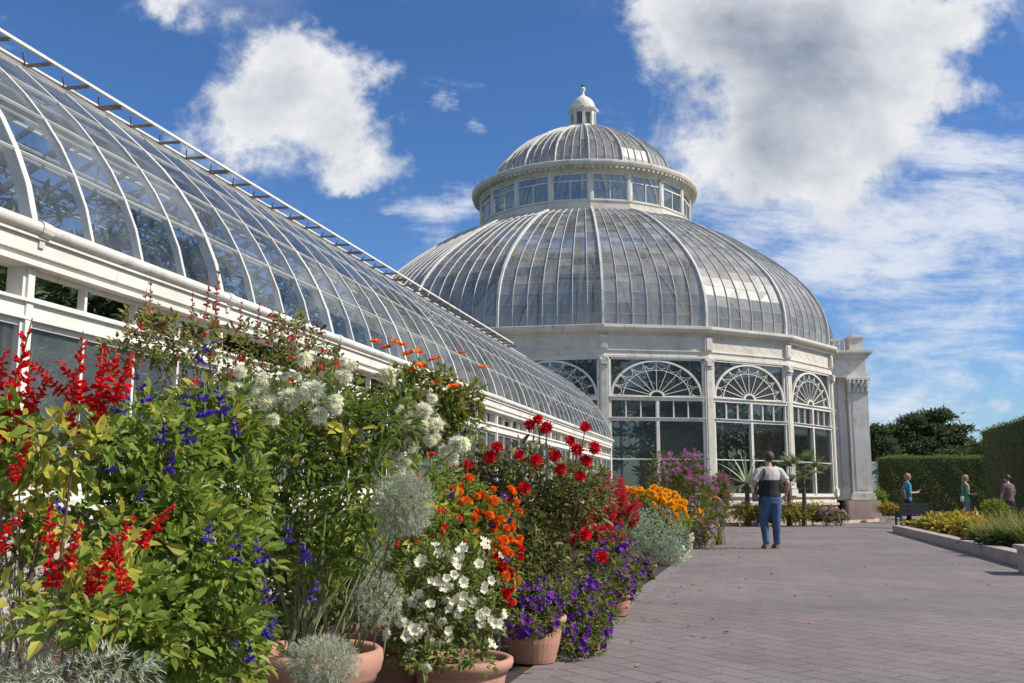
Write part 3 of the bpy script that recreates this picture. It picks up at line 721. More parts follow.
def mesh_of(mb,name,mats): me=mb.mesh(name); [me.materials.append(q) for q in mats]; return me
def salvia_spike(mat,L=.15,n=26,fl=.03,r=.012):   # along +z
    m=MB(); m.tube([(0,0,-.03),(.03*L,0,L*.5),(.12*L,0,L)],[.002,.0018,.001],5,mi=1)
    k=np.arange(n); zz=(k//5)/(n/5.)*L*.93; a=k*2*math.pi/5+(k//5)*.6+rng.normal(0,.15,n); sc=1.15-.55*zz/L
    for i in range(n):
        if random.random()<.14: continue
        sc[i]*=random.uniform(.7,1.15); zz[i]+=random.uniform(-.008,.008)*L/.15
        d=np.array([math.cos(a[i]),math.sin(a[i]),.1+.9*(zz[i]/L)*random.uniform(.6,1.2)]); d/=np.linalg.norm(d); b=np.array([.12*L*(zz[i]/L)**2,0,max(0,zz[i])]); l=fl*sc[i]
        m.tube([b,b+d*l*.45,b+d*l*.8],[.0025*sc[i]+.001,.0042*sc[i],.0055*sc[i]],5,mi=0,cap=False)
        e=b+d*l*.75; s=unit(np.cross(d,[0,0,1])); up=np.cross(s,d)
        m.leaves(np.array([e,e,e]),np.array([d+up*.7,d-up*.8+s*.3,d-up*.8-s*.3]),l*.55,.7,.1,.2)
    return mesh_of(m,'flower_spike',[mat,STEM])
def cleome_head(mat,r=.06,n=150,dens=1.):
    m=MB(); d=unit(rng.normal(0,1,(n,3))*[1,1,.8]+[0,0,.25]); p=d*r*rng.uniform(.25,.62,(n,1))
    m.leaves(p,d+rng.normal(0,.45,(n,3)),r*rng.uniform(.25,.45,n),.38,.06,.25,mi=0)
    q=min(n,90); m.blades(d[:q]*r*.3,d[:q]+rng.normal(0,.2,(q,3)),r*1.15,.0012+.012*r,.12,2,mi=0)
    m.tube([(0,0,-r*1.2),(0,0,0)],.003,5,mi=1); return mesh_of(m,'flower_head',[mat,STEM])
def dahlia(mat,r=.045):
    m=MB(); 
    for k,(el_,n,l) in enumerate(((-10,13,1),(12,13,.97),(32,12,.9),(50,10,.78),(66,8,.62),(80,5,.45))):
        a=np.arange(n)*2*math.pi/n+k*.3; e=R_(el_); d=np.stack([np.cos(a)*math.cos(e),np.sin(a)*math.cos(e),np.full(n,math.sin(e))],1)
        m.leaves(d*r*.18,d+rng.normal(0,.06,(n,3)),r*l,.52,.05,-.12)
    m.tube([(0,0,-r*1.4),(0,0,0)],.003,5,mi=1); return mesh_of(m,'flower_head',[mat,STEM])
def petunia(mat,r=.028):
    m=MB(); n=20; a=np.arange(n)*2*math.pi/n; rr=r*(1+.13*np.cos(5*a)); z=.006*np.cos(10*a)
    o=np.stack([rr*np.cos(a),rr*np.sin(a),.3*r+z],1); i_=np.stack([.42*r*np.cos(a),.42*r*np.sin(a),np.full(n,.12*r)],1); t=np.stack([.12*r*np.cos(a),.12*r*np.sin(a),np.full(n,-.6*r)],1)
    k=np.arange(n);k2=(k+1)%n
    m.add(np.concatenate([o,i_,t]),np.concatenate([np.stack([k,k2,n+k2,n+k],1),np.stack([n+k,n+k2,2*n+k2,2*n+k],1)]),0); m.ball((0,0,-.1*r),r*.16,6,4,mi=1); m.smooth=True
    return mesh_of(m,'flower',[mat,EYEC])
def daisy(mat,r=.02,n=9,eye=True):
    m=MB(); a=np.arange(n)*2*math.pi/n; d=np.stack([np.cos(a),np.sin(a),np.full(n,.2)],1); m.leaves(d*r*.1,d,r,.6,.05,.1)
    a+=.3; d=np.stack([np.cos(a),np.sin(a),np.full(n,.6)],1); m.leaves(d*r*.1,d,r*.75,.6,.05,.1)
    if eye: m.ball((0,0,r*.18),(r*.22,r*.22,r*.14),6,4,mi=1)
    return mesh_of(m,'flower_head',[mat,EYEC])
def pompon(mat,r=.03):
    m=MB(); n=60; k=np.arange(n); z=1-k/n*1.25; rr=np.sqrt(np.maximum(0,1-z*z)); a=k*2.399; d=np.stack([rr*np.cos(a),rr*np.sin(a),z],1)
    m.leaves(d*r*.35,d+rng.normal(0,.12,(n,3)),r*.7,.75,.08,.15); return mesh_of(m,'flower_head',[mat,STEM])
def orient(d,roll=None):
    q=Vector([float(x) for x in d]).to_track_quat('Z','Y'); return (q@Vector((0,0,1)).rotation_difference(Vector((0,0,1)))).to_euler() if roll is None else (q@Matrix.Rotation(roll,4,'Z').to_quaternion()).to_euler()
def place_fl(me,root,pts,dirs,sc=(.8,1.2),name=None):
    base=np.array(root.location)
    for p,d in zip(pts,dirs):
        o=bpy.data.objects.new(name or me.name.split('.')[0],me); COL.objects.link(o); o.parent=root
        o.location=(np.array(p)-base).tolist(); o.rotation_euler=orient(d,random.uniform(0,6.28)); s=random.uniform(*sc); o.scale=(s,s,s)
def E(px,py,Y,rx,rz,ry=None):
    s=math.hypot(Y,.0)/F; p=P(px,py,Y); return np.array([p[0],p[1],p[2],rx*s,(ry or rx)*s,rz*s])
def sample(ells,n,lo=.35,shell=.6):
    w=np.array([e[3]*e[5] for e in ells]); w/=w.sum(); k=rng.choice(len(ells),n,p=w); d=unit(rng.normal(0,1,(n,3))); r=rng.uniform(lo**(1/shell),1,(n,1))**shell
    e=np.array(ells)[k]; return e[:,:3]+d*r*e[:,3:6], d
def surf(ells,n,view=.8,up=.5):
    """points on the side of the crowns facing the path and the light"""
    w=np.array([e[3]*e[5] for e in ells]); w/=w.sum(); k=rng.choice(len(ells),n,p=w); d=unit(rng.normal(0,.7,(n,3))+np.array([.25,-view,up])); e=np.array(ells)[k]
    return e[:,:3]+d*rng.uniform(.9,1.08,(n,1))*e[:,3:6], d
def plant(name,label,cat,base,ells,parts,stems=(12,.004,None),group=None):
    """parts: list of (n, leaf length, width ratio, material, kind)"""
    base=np.array([base[0],base[1],base[2] if len(base)>2 else 0.]); t=thing(name,label,cat,base,group)
    ns,sr,sm=stems; m=MB(); pts,d=sample(ells,ns,.2)
    for p in pts:
        s=base+[rng.normal(0,.05),rng.normal(0,.05),0]; mid=s*.5+p*.5+[rng.normal(0,.03),rng.normal(0,.03),.04]; m.tube([s,s*.75+mid*.25+[0,0,.02],mid,p],[sr,sr*.9,sr*.75,sr*.35],5,cap=False)
    m.build('stem_cluster',sm or STEM,t)
    for (n,L,wr,mat,kind) in parts:
        m=MB()
        if kind=='leaf':
            # leaves in small whorls along twigs
            nt_=max(1,n//7); p,d=sample(ells,nt_,.3); p=np.repeat(p,7,0); d=np.repeat(d,7,0); N_=len(p)
            off=rng.normal(0,1,(N_,3)); dirs=unit(d*.7+off*.75+[.1,-.15,.12]); m.leaves(p+unit(off)*L*rng.uniform(0,.9,(N_,1)),dirs,L*rng.uniform(.5,1.25,N_),wr,.10,.22)
        elif kind=='needle':
            nt_=max(1,n//9); p,d=sample(ells,nt_,.4); p=np.repeat(p,9,0); d=np.repeat(d,9,0); N_=len(p); m.blades(p,unit(d*.9+rng.normal(0,.5,(N_,3))+[0,0,.2]),L*rng.uniform(.5,1.2,N_),wr,.15,2)
        m.build('foliage',mat,t)
    return t
def pot(c,r,h,mat=TERRA,label='',soil=True):
    t=thing('terracotta_pot',label,'flower pot',(c[0],c[1],0),'terracotta pots along the path edge')
    m=MB(); m.lathe([(0,0.01),(r*.66,.01),(r*.70,.03),(r*.82,h*.45),(r*.90,h*.84),(r*.84,h*.86),(0.0,h*.86)],32,(c[0],c[1],0)); m.build('pot_body',mat,t,smooth=False)
    m=MB(); m.lathe([(r*.88,h*.80),(r*.93,h*.79),(r*.94,h*.83),(r*1.0,h*.86),(r*1.03,h*.92),(r*1.02,h*.98),(r*.97,h),(r*.90,h*.985),(r*.86,h*.94),(r*.86,h*.86)],40,(c[0],c[1],0)); m.build('rim',mat,t,smooth=True)
    m=MB(); m.lathe([(0,h*.91),(r*.5,h*.92),(r*.87,h*.90)],24,(c[0],c[1],0)); k=240; a=rng.uniform(0,6.28,k); q=np.sqrt(rng.uniform(0,1,k))*r*.84
    m.leaves(np.stack([c[0]+q*np.cos(a),c[1]+q*np.sin(a),np.full(k,h*.915)],1),rng.normal(0,1,(k,3))*[1,1,.25],.022,.45,.05,.05); m.build('soil',SOILC,t); return t
SOILC=leafmat('bark_mulch',(.06,.035,.02),(.14,.085,.05),.0,.9,(.22,.15,.10))
g0=lambda px,Y: P(px,500,Y)[:2]
# scale helper: (px,py) crown ellipses at depth Y, radii in px
# 1 scarlet salvia, nearest left
SPK=salvia_spike(RED,.15,42,.0155)
def spikes(root,mesh,segs,Y,sc=1.,L=.15):
    for (x0,y0,x1,y1) in segs:
        a=P(x0,y0,Y);b=P(x1,y1,Y)+[0,rng.uniform(-.04,.04),0]; d=b-a; l=np.linalg.norm(d); o=bpy.data.objects.new('flower_spike',mesh); COL.objects.link(o); o.parent=root
        o.location=(a-np.array(root.location)).tolist(); o.rotation_euler=orient(d,random.uniform(0,6.28)); s=l/L; o.scale=(s*sc,s*sc,s) if False else ((s+1)/2*sc,(s+1)/2*sc,s)
b=g0(20,1.9)
t=plant('scarlet_salvia','tall scarlet flowered salvia with yellowing leaves, nearest plant at the left edge','flowering plant',(b[0],b[1]),[E(40,440,1.85,70,42),E(10,500,1.9,50,70),E(80,545,1.95,70,35),E(75,615,1.75,50,26),E(20,600,1.75,30,22)],
 [(560,.034,.5,LY,'leaf'),(620,.034,.52,LG,'leaf')],(14,.004,STEMR))
spikes(t,SPK,[(-12,470,2,380),(5,440,22,318),(20,430,38,352),(-5,400,14,345),(72,402,98,336),(98,410,102,345),(110,400,118,345),(88,402,60,352),(62,392,36,362),(118,400,148,353),(100,425,84,345),(30,410,54,372),(75,435,66,395)],1.85,1.05)
spikes(t,SPK,[(52,585,56,495),(66,570,92,520),(95,590,118,525),(110,560,140,512),(140,545,176,500),(125,590,120,540),(-6,545,14,508),(-20,560,10,548),(88,600,100,562),(12,480,30,436)],1.75,1.0)
# 2 silver artemisia left
b=g0(20,1.75)
plant('silver_artemisia','feathery silver grey foliage plant under the scarlet salvia','foliage plant',(b[0],b[1]),[E(15,545,1.95,52,42),E(5,600,1.9,46,46),E(85,672,1.7,75,22),E(20,650,1.75,46,34)],[(9000,.020,.0022,SIL,'needle')],(10,.003,None))
# 3 blue salvia with bright green leaves
SPB=salvia_spike(BLU,.09,12,.014)
b=g0(165,2.5)
els=[E(150,450,2.6,68,55),E(215,430,2.9,45,48),E(190,560,2.45,80,62),E(120,620,2.2,75,58),E(215,640,2.4,58,50),E(150,520,2.5,75,60),E(245,500,2.8,30,40)]
t=plant('blue_salvia','bushy bright green salvia dotted with violet blue flowers, left of the nearest pot','flowering plant',(b[0],b[1]),els,[(5800,.037,.55,LG,'leaf'),(1500,.032,.5,LM,'leaf'),(120,.04,.5,LY,'leaf')],(22,.004,None))
spikes(t,SPB,[(118,412,128,380),(148,400,140,372),(205,415,200,376),(222,412,215,382),(190,440,178,420),(200,360,216,338),(120,640,128,605),(150,612,160,588),(118,585,120,565),(235,560,238,530),(262,560,256,536),(270,600,262,578),(232,650,238,640),(40,545,50,510),(78,560,76,530),(168,470,172,448),(60,510,46,492),(268,635,278,612),(250,660,244,640),(186,405,190,385),(236,432,232,414),(160,440,164,420),(286,540,290,518),(305,560,300,540),(312,600,318,578),(208,540,212,520),(140,500,144,482),(110,470,106,452)],2.3,1.1,.09)
# 4 white cleome in pot 1
pc=P(312,648,3.15); 
p1=(pc[0]-.02,pc[1]+.12)
pot(p1,.215,.48,TERRA,'pale terracotta pot with a thick rolled rim, nearest the camera, white cleome growing in it')
CLH=cleome_head(WHP,.062,460); CLM=cleome_head(MAG,.05,60)
els=[E(300,450,3.3,60,55),E(350,440,3.4,50,50),E(280,520,3.3,60,50),E(360,500,3.3,45,45),E(250,420,3.5,45,40),E(330,555,3.2,40,28),E(395,420,3.5,26,34),E(320,410,3.5,60,35)]
t=plant('white_cleome','tall leafy cleome with white spidery flower heads growing in the nearest pot','flowering plant',(p1[0],p1[1],.42),els,[(1500,.05,.26,LM,'leaf'),(2000,.045,.28,LG,'leaf'),(60,.06,.5,LY,'leaf')],(14,.0075,STEM))
hp=[(312,392,1.25),(290,398,1.),(250,398,.9),(240,372,.7),(336,402,.8),(345,376,.7),(388,378,.8),(405,413,.95),(397,432,.95),(424,410,.8),(462,445,1.0),(446,452,.8),(412,446,.8),(262,386,.7),(436,425,.9),(236,390,.8),(270,402,.75),(398,470,.85),(430,440,.7)]
for (x,y,s) in hp:
    Yh=3.12 if x<360 else 3.5; pp=P(x,y,Yh); place_fl(CLH,t,[pp],[np.array([rng.normal(0,.2),-.3,1])],(s*.60,s*.72))
    for _ in range(2): place_fl(CLH,t,[pp+rng.normal(0,.05,3)*[1,.6,1.2]],[np.array([rng.normal(0,.5),-.3,1])],(s*.35,s*.55))
m=MB()
for (x,y,x0,y0) in ((312,400,305,480),(388,390,330,470),(405,420,350,500),(455,450,372,520),(250,402,275,480)):   # spiny seed stalks under the heads
    a=P(x0,y0,3.3);c=P(x,y,3.4); m.tube([a,(a+c)/2,c],[.006,.005,.004],5); k=40; q=a+(c-a)*rng.uniform(.1,.9,(k,1)); m.leaves(q,rng.normal(0,1,(k,3))+[0,0,.6],.03,.22,.05,.1)
m.build('seed_stalk',LM,t)
# silver trailing clumps in / near pot 1
for (x,y,Y,rx,rz,lab,mm) in ((404,504,3.05,31,33,'round misty silver ball of fine foliage beside the cleome stems','SIL'),(378,598,3.2,25,24,'small spiky silver tuft between the nearest pot and the white petunias','SIL'),(322,662,2.85,38,24,'silver trailing tuft hanging over the front of the nearest pot','SIL'),(372,540,3.6,22,30,'dull silver sprig low behind the cleome stems','S2')):
    pp=P(x,y,Y); plant('silver_foliage',lab,'foliage plant',(p1[0]+(pp[0]-p1[0])*.4,p1[1]+.04,.42),[E(x,y,Y,rx,rz)],[(9500 if rx>30 else 4000,.022,.0016,SIL if mm=='SIL' else SILG,'needle')],(7,.003,None))
# 5 wispy dusky red salvia behind
SPR=salvia_spike(RBR,.22,34,.015)
b=W(24.0,4.0,0)
els=[E(330,372,4.9,34,22),E(120,350,4.2,22,26),E(180,345,4.4,40,32),E(230,350,4.6,50,30),E(300,350,4.9,38,26),E(150,335,4.3,30,30),E(270,385,4.7,60,34),E(200,400,4.4,60,30),E(290,330,5,30,20)]
t=plant('dusky_red_salvia','tall wispy salvia with thin dusky red spikes against the white eaves','flowering plant',(b[0],b[1]),els,[(1900,.032,.5,LO,'leaf'),(900,.030,.5,LG,'leaf'),(650,.032,.5,LR,'leaf')],(50,.004,STEMR))
spikes(t,SPR,[(150,330,150,275),(146,345,140,290),(160,330,162,300),(128,350,124,300),(190,330,196,290),(205,320,212,270),(214,330,218,262),(222,345,214,300),(240,330,238,296),(256,340,262,300),(268,345,276,312),(290,350,300,315),(306,355,312,320),(282,330,284,312),(175,360,172,315),(136,380,134,340),(260,390,264,350),(180,395,184,350)],4.5,1.1,.22)
SMR=daisy(RED,.022,6,False); SMW=daisy(WHP,.018,7)
p,d=surf(els,26); place_fl(SMR,t,p,d,(.6,1.1),'blossom')
# 6 white petunia
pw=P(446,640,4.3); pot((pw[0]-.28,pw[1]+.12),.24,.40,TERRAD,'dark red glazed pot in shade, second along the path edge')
pot((pw[0]+.06,pw[1]+.05),.215,.29,TERRA,'pale terracotta pot under the white petunias, third along the path edge')
els=[E(405,640,4.1,22,24),E(432,658,3.98,26,15),E(474,655,4.02,22,14),E(432,590,4.25,48,44),E(468,590,4.3,38,52),E(425,625,4.2,42,34),E(478,622,4.3,26,26),E(445,565,4.4,45,26)]
t=plant('white_petunia','mound of white petunias spilling over the third pot','flowering plant',(pw[0]+.05,pw[1]+.08,.3),els,[(2600,.032,.5,LM,'leaf'),(700,.03,.5,LO,'leaf')],(14,.003,None))
PW=petunia(WHP,.023); p,d=surf(els,98,1.,.3); place_fl(PW,t,p,d,(.65,1.05))
# 7 yellow green filler with small red blossoms
b=g0(435,4.9); els=[E(430,525,4.8,45,40),E(410,560,4.7,35,30),E(455,545,4.9,35,32),E(425,480,5.,30,26)]
t=plant('lime_foliage','lime green bush with tiny red blossoms between cleome and orange flowers','flowering plant',(b[0],b[1]),els,[(2200,.045,.42,LG,'leaf'),(120,.05,.5,LY,'leaf')],(14,.004,None)); p,d=surf(els,34); place_fl(SMR,t,p,d,(.6,1.),'blossom')
# 8 tall bush with orange flowers on top
ORD=daisy(ORG,.035,9); 
b=g0(425,5.6); els=[E(430,400,5.5,42,26),E(420,440,5.5,50,32),E(455,415,5.5,26,40),E(395,385,5.5,26,22),E(425,370,5.5,26,12),E(470,395,5.5,14,22)]
t=plant('orange_lantana','tall airy bush with orange flowers on top, against the curved roof','flowering plant',(b[0],b[1]),els,[(1900,.04,.55,LO,'leaf'),(1100,.04,.55,LG,'leaf')],(26,.005,None))
pp=[P(x,y,5.4) for x,y in ((376,342),(408,354),(418,352),(403,345),(386,348),(436,359),(452,387),(456,386),(432,360),(420,366),(436,383),(411,370),(396,343),(462,353),(482,368),(410,402))]; place_fl(ORD,t,pp,[(rng.normal(0,.2),-.4,.9) for _ in pp],(.75,1.15))
# 9 orange mass
ORB=pompon(ORG,.027); b=g0(480,5.2); els=[E(480,520,5.1,34,26),E(495,560,5.1,24,34),E(465,498,5.1,25,16),E(500,590,5.1,14,22)]
t=plant('orange_zinnia','low plant massed with bright orange flowers above the white petunias','flowering plant',(b[0],b[1]),els,[(2300,.04,.4,LG,'leaf'),(500,.04,.4,LO,'leaf')],(12,.004,None))
els=els+[E(475,510,5.05,44,34),E(488,555,5.05,34,44)]; p,d=surf(els,66,1,.5); place_fl(ORB,t,p,d,(.55,1.15)); BLB=daisy(PUR,.02,8); p,d=surf(els,16,1,.5); place_fl(BLB,t,p,d,(.8,1.3),'blossom'); ORR=pompon(RED,.028); p,d=surf(els[1:4:2],18,1,.2); place_fl(ORR,t,p,d,(.7,1.2))
# 10 dahlias
DAH=dahlia(DRED,.042)
b=g0(540,7.2); els=[E(480,500,6.9,40,46),E(530,480,7,50,40),E(570,500,7.1,45,42),E(500,550,6.8,55,44),E(540,560,6.9,46,38),E(586,488,7.2,20,26),E(480,465,7,30,22),E(530,590,6.8,50,26)]
t=plant('red_dahlia','large variegated bush of round crimson dahlias in front of the wing wall','flowering plant',(b[0],b[1]),els,[(3000,.055,.42,LV,'leaf'),(1500,.05,.45,LD,'leaf'),(1500,.05,.45,LR,'leaf'),(900,.05,.4,LO,'leaf')],(46,.005,STEMR))
hp=[(538,420,.9),(546,428,.8),(585,427,1.1),(570,441,.9),(577,450,1.1),(594,448,1.0),(586,461,1.05),(580,476,1.15),(524,488,1.2),(498,520,1.05),(476,495,.95),(497,447,1.),(602,557,.8),(585,535,.8),(490,457,.7),(561,470,.7),(555,456,.6),(468,465,.7),(519,455,.6),(536,460,.7),(530,425,.6),(505,500,.7),(455,552,.7)]
place_fl(DAH,t,[P(x,y,6.7) for x,y,_ in hp],[(rng.normal(.1,.3),-.8,.45) for _ in hp],(.85,1.15))
m=MB()
for x,y,_ in hp[:12]:
    c=P(x,y+3,6.72); a=P(x*.6+540*.4,y+70,7.0); m.tube([a,(a+c)/2+[.02,0,0],c],[.005,.004,.0035],5)
m.build('flower_stalk',STEM,t)
# 11 purple petunias, pots at the edge
PP_=petunia(PUR,.025); PPL=petunia(LIL,.03)
for (x,y,Y,rx,rz,pr_,lab,plab,n) in ((530,608,5.9,31,28,(533,.19,.27),'purple petunias trailing over the fourth pot beside the white ones','pale terracotta pot half hidden by purple petunias, fourth along the path edge',62),
   (578,616,6.4,34,36,(582,.17,.16),'olive mound of trailing purple petunias at the path edge under the dahlias','clay pot almost buried under trailing petunias below the dahlias',58),
   (606,572,8.2,34,34,(610,.18,.18),'deep purple petunias spilling from a pot under the rose red salvia','clay pot with a bright rim between purple petunia mounds',74),
   (643,568,12.,10,14,(640,.18,.16),'violet petunias tucked against the silver green mound','clay pot hidden in front of the silver green mound',40)):
    b=P(pr_[0],500,Y+.12)
    els=[E(x,y,Y,rx*.85,rz*.85),E(x+rx*.55,y+rz*.5,Y-.12,rx*.5,rz*.5),E(x-rx*.5,y-rz*.3,Y,rx*.6,rz*.6),E(x+rx*.3,y-rz*.8,Y+.1,rx*.45,rz*.5),E(x-rx*.2,y+rz*.65,Y-.28,rx*.6,rz*.45),E(x+rx*.9,y-rz*.1,Y,rx*.3,rz*.35)]
    pot((b[0],b[1]),pr_[1],pr_[2],TERRA,plab)
    n=int(n*1.25); n=min(n,96); t=plant('purple_petunia',lab,'flowering plant',(b[0],b[1],pr_[2]*.9),els,[(1900,.03,.5,LM,'leaf'),(1500,.03,.5,LO,'leaf')],(12,.003,None),group=None)
    p,d=surf(els,n,1.,.2); place_fl(PP_,t,p,d,(.55,1.05))
# 12 rose red salvia
b=g0(600,8.8); els=[E(585,520,8.8,30,26),E(604,514,8.9,30,28),E(592,545,8.7,32,24),E(570,500,8.9,20,16)]
SPP=salvia_spike(PINKR,.12,30,.03)
t=plant('rose_red_salvia','mass of small rose red flower spikes behind the purple petunias','flowering plant',(b[0],b[1]),els,[(2300,.045,.45,LM,'leaf'),(1300,.045,.45,LR,'leaf')],(24,.004,STEMR)); p,d=surf(els,99,1,.6); place_fl(SPP,t,p,d*.8+[0,0,.9],(.7,1.3)); BL2=daisy(PINKR,.028,6,False); p,d=surf(els,90,1,.4); place_fl(BL2,t,p,d,(.6,1.2),'blossom')
# 13 silver green mound
b=P(655,500,14.7); els=[E(655,533,14.6,36,28),E(672,546,14.3,19,17),E(634,527,14.8,26,22)]
t=plant('silver_green_mound','neat rounded silver green mound at the path edge below the yellow marigolds','foliage plant',(b[0],b[1]),els,[(9000,.055,.004,SILG,'needle'),(1500,.05,.35,SILG,'leaf')],(10,.004,None))
els2=[E(680,552,14.9,12,9),E(690,540,15,6,14)]; p,d=surf(els2,30,1,.2); place_fl(SMW,t,p,d,(1.2,2.),'blossom')
# 14 yellow marigolds
YP=pompon(YEL,.05); b=P(655,500,16.6); els=[E(650,503,16.5,28,14),E(672,515,16.3,16,18),E(632,500,16.6,16,12),E(660,520,16.6,30,20)]
t=plant('yellow_marigold','golden yellow marigolds on top of the bush above the silver green mound','flowering plant',(b[0],b[1]),els,[(2600,.07,.4,LG,'leaf')],(14,.006,None)); p,d=surf(els[:3],92,.9,.8); place_fl(YP,t,p,d,(.8,1.35))
# 15 pink cleome
for (b,els,lab,n) in ((P(680,500,18.8),[E(672,488,18.7,28,28),E(692,488,18.7,22,26),E(662,470,18.7,16,18),E(705,500,18.7,16,22),E(690,463,18.7,16,14)],'tall pink and purple cleome standing before the arched windows',95),
                      (P(718,500,20.5),[E(716,505,20.4,12,26),E(720,490,20.4,10,16)],'narrow clump of lilac cleome at the far end of the flower row',30)):
    t=plant('pink_cleome',lab,'flowering plant',(b[0],b[1]),els,[(2300,.08,.2,LO,'leaf'),(800,.08,.22,LG,'leaf')],(46,.006,None)); p,d=surf(els,n,.7,.9)
    place_fl(CLM,t,p[::2],d[::2],(.7,1.2)); CL2=cleome_head(LIL,.045,50); place_fl(CL2,t,p[1::2],d[1::2],(.7,1.15))
# 16 mixed purple / yellow low clump
b=P(700,500,19.2); els=[E(698,525,19,20,20),E(712,515,19.4,14,18),E(685,515,18.5,16,14),E(706,535,18.8,12,12)]
t=plant('mixed_aster','grey purple asters with a few yellow flowers, low at the path edge','flowering plant',(b[0],b[1]),els,[(2400,.06,.4,LO,'leaf'),(900,.05,.4,SILG,'leaf')],(12,.005,None))
AS=daisy(LIL,.04,10); p,d=surf(els,60); place_fl(AS,t,p,d,(.7,1.1)); YD=daisy(YEL,.045,9); p,d=surf(els,26); place_fl(YD,t,p,d,(.7,1.2))
# filler greenery standing in the bed between the pots and the wing
fill=[(24.9,4.9,1.0,'leafy dark filler bush behind the scarlet salvia',LM),(22.6,4.6,1.15,'mid green bush behind the tall cleome',LO),(20.4,4.7,1.25,'green bush under the orange topped bush',LM),(18.,4.6,1.1,'olive bush against the wing wall left of the dahlias',LO),(15.8,4.9,1.1,'green bush behind the crimson dahlias',LM),(13.2,4.8,1.1,'russet leaved bush at the foot of the wing wall',LR),(10.4,4.9,.9,'olive bush by the far wing windows',LO),(7.6,5.0,.9,'mid green bush by the last wing windows',LM),(4.6,5.,.85,'green bush near the far corner of the wing',LM),(1.9,5.1,.8,'russet bush at the very corner of the wing',LR)]
for (u,v,h,lab,mt_) in fill:
    c=W(u,v,0); els=[np.array([c[0],c[1],h*.55,.75,.75,h*.45]),np.array([c[0]+.3,c[1]-.3,h*.4,.6,.6,h*.38]),np.array([c[0]-.2,c[1]-.8,h*.5,.6,.6,h*.42])]
    plant('filler_bush',lab,'bush',(c[0],c[1]),els,[(2800,.075,.45,mt_,'leaf'),(900,.07,.45,LD,'leaf')],(20,.006,None),'bushes filling the bed behind the pots')
# ---- planting before the drum
def low(px,py,Y,rx,rz,lab,mats,fl=None,nf=0,name='golden_mum'):
    e=[E(px,py,Y,rx,rz),E(px+rx*.4,py+rz*.2,Y,rx*.6,rz*.8),E(px-rx*.5,py+rz*.1,Y,rx*.5,rz*.7)]; b=P(px,500,Y)
    t=plant(name,lab,'flowering plant',(b[0],b[1]),e,[(n,.08,.4,q,'leaf') for n,q in mats],(10,.006,None)); 
    if fl: p,d=surf(e,nf); place_fl(fl,t,p,d,(.8,1.3))
low(745,512,33.5,13,11,'golden green clump left of the standing man, before the palm house',[(1200,GOLD),(600,LG)])
low(790,512,33.5,22,11,'wide golden green clump right of the standing man, before the palm house',[(1900,GOLD),(1000,LG),(400,LR)])
low(825,514,33.6,15,9,'dusty pink flowering clump beside the granite plinth',[(1300,LO),(500,LR)],daisy(LIL,.05,8),40,'pink_sedum')
low(812,511,33.7,14,11,'yellow green clump beneath the fan palm before the palm house',[(1200,GOLD),(800,LO)])
low(758,514,33.4,12,9,'russet and green clump just left of the man before the palm house',[(900,LR),(700,LO)])
low(838,516,33.9,9,8,'small pale pink clump touching the granite plinth',[(800,LO)],daisy(LIL,.05,8),24,'pink_sedum')
low(770,514,33.8,9,8,'small russet clump directly behind the standing man',[(900,LR),(400,LO)])
PALM=leafmat('palm_leaf',(.17,.22,.09),(.24,.29,.14),.25,.45); AGV=leafmat('agave_leaf',(.28,.33,.21),(.36,.40,.27),.15,.45)
def fan_palm(px,py,Y,L,lab,mat,n=14,tr=1.,nl=26,name='potted_palm'):
    b=P(px,500,Y); top=P(px,py,Y); t=thing(name,lab,'palm',(b[0],b[1],0)); m=MB(); base=np.array([b[0],b[1],0.])
    m.tube([base,base*.5+top*.5+[.03,0,0],top],[.09,.07,.06],8); m.build('trunk',BARK,t); m=MB()
    for i in range(n):
        a=i*2.4; e=rng.uniform(-.1,1.3); d=np.array([math.cos(a)*math.cos(e),math.sin(a)*math.cos(e),math.sin(e)]); c=top+d*L*.55; m.tube([top,top+d*L*.3+[0,0,.02],c],[.012,.009,.006],5)
        sd=unit(np.cross(d,[0,0,1.])); up=np.cross(sd,d); th=np.linspace(-1.5,1.5,nl); dd=d*np.cos(th)[:,None]+sd*np.sin(th)[:,None]+up*.1; m.blades(np.repeat(c[None],nl,0),dd,L*.5,.03,.25,3)
    m.build('frond_crown',mat,t)
def agave(px,py,Y,L,lab):
    b=P(px,500,Y); top=P(px,py,Y); t=thing('tall_agave',lab,'agave',(b[0],b[1],0)); m=MB(); base=np.array([b[0],b[1],0.]); m.tube([base,top],[.1,.07],8); m.build('trunk',BARK,t)
    n=34; a=np.arange(n)*2.4; e=np.linspace(-.35,1.35,n); d=np.stack([np.cos(a)*np.cos(e),np.sin(a)*np.cos(e),np.sin(e)],1); m=MB(); m.blades(np.repeat(top[None],n,0)+d*.05,d,1.15*L*rng.uniform(.75,1.1,n),.075,.22,5); m.build('leaf_rosette',AGV,t)
agave(747,484,33.9,1.25,'pale spiky agave left of the standing man before the windows')
fan_palm(803,478,33.2,1.15,'fan palm right of the standing man before the last fan window',PALM,18,1.,34)
fan_palm(788,490,34.2,.7,'small shaggy palm just right of the standing man',PALM,10)
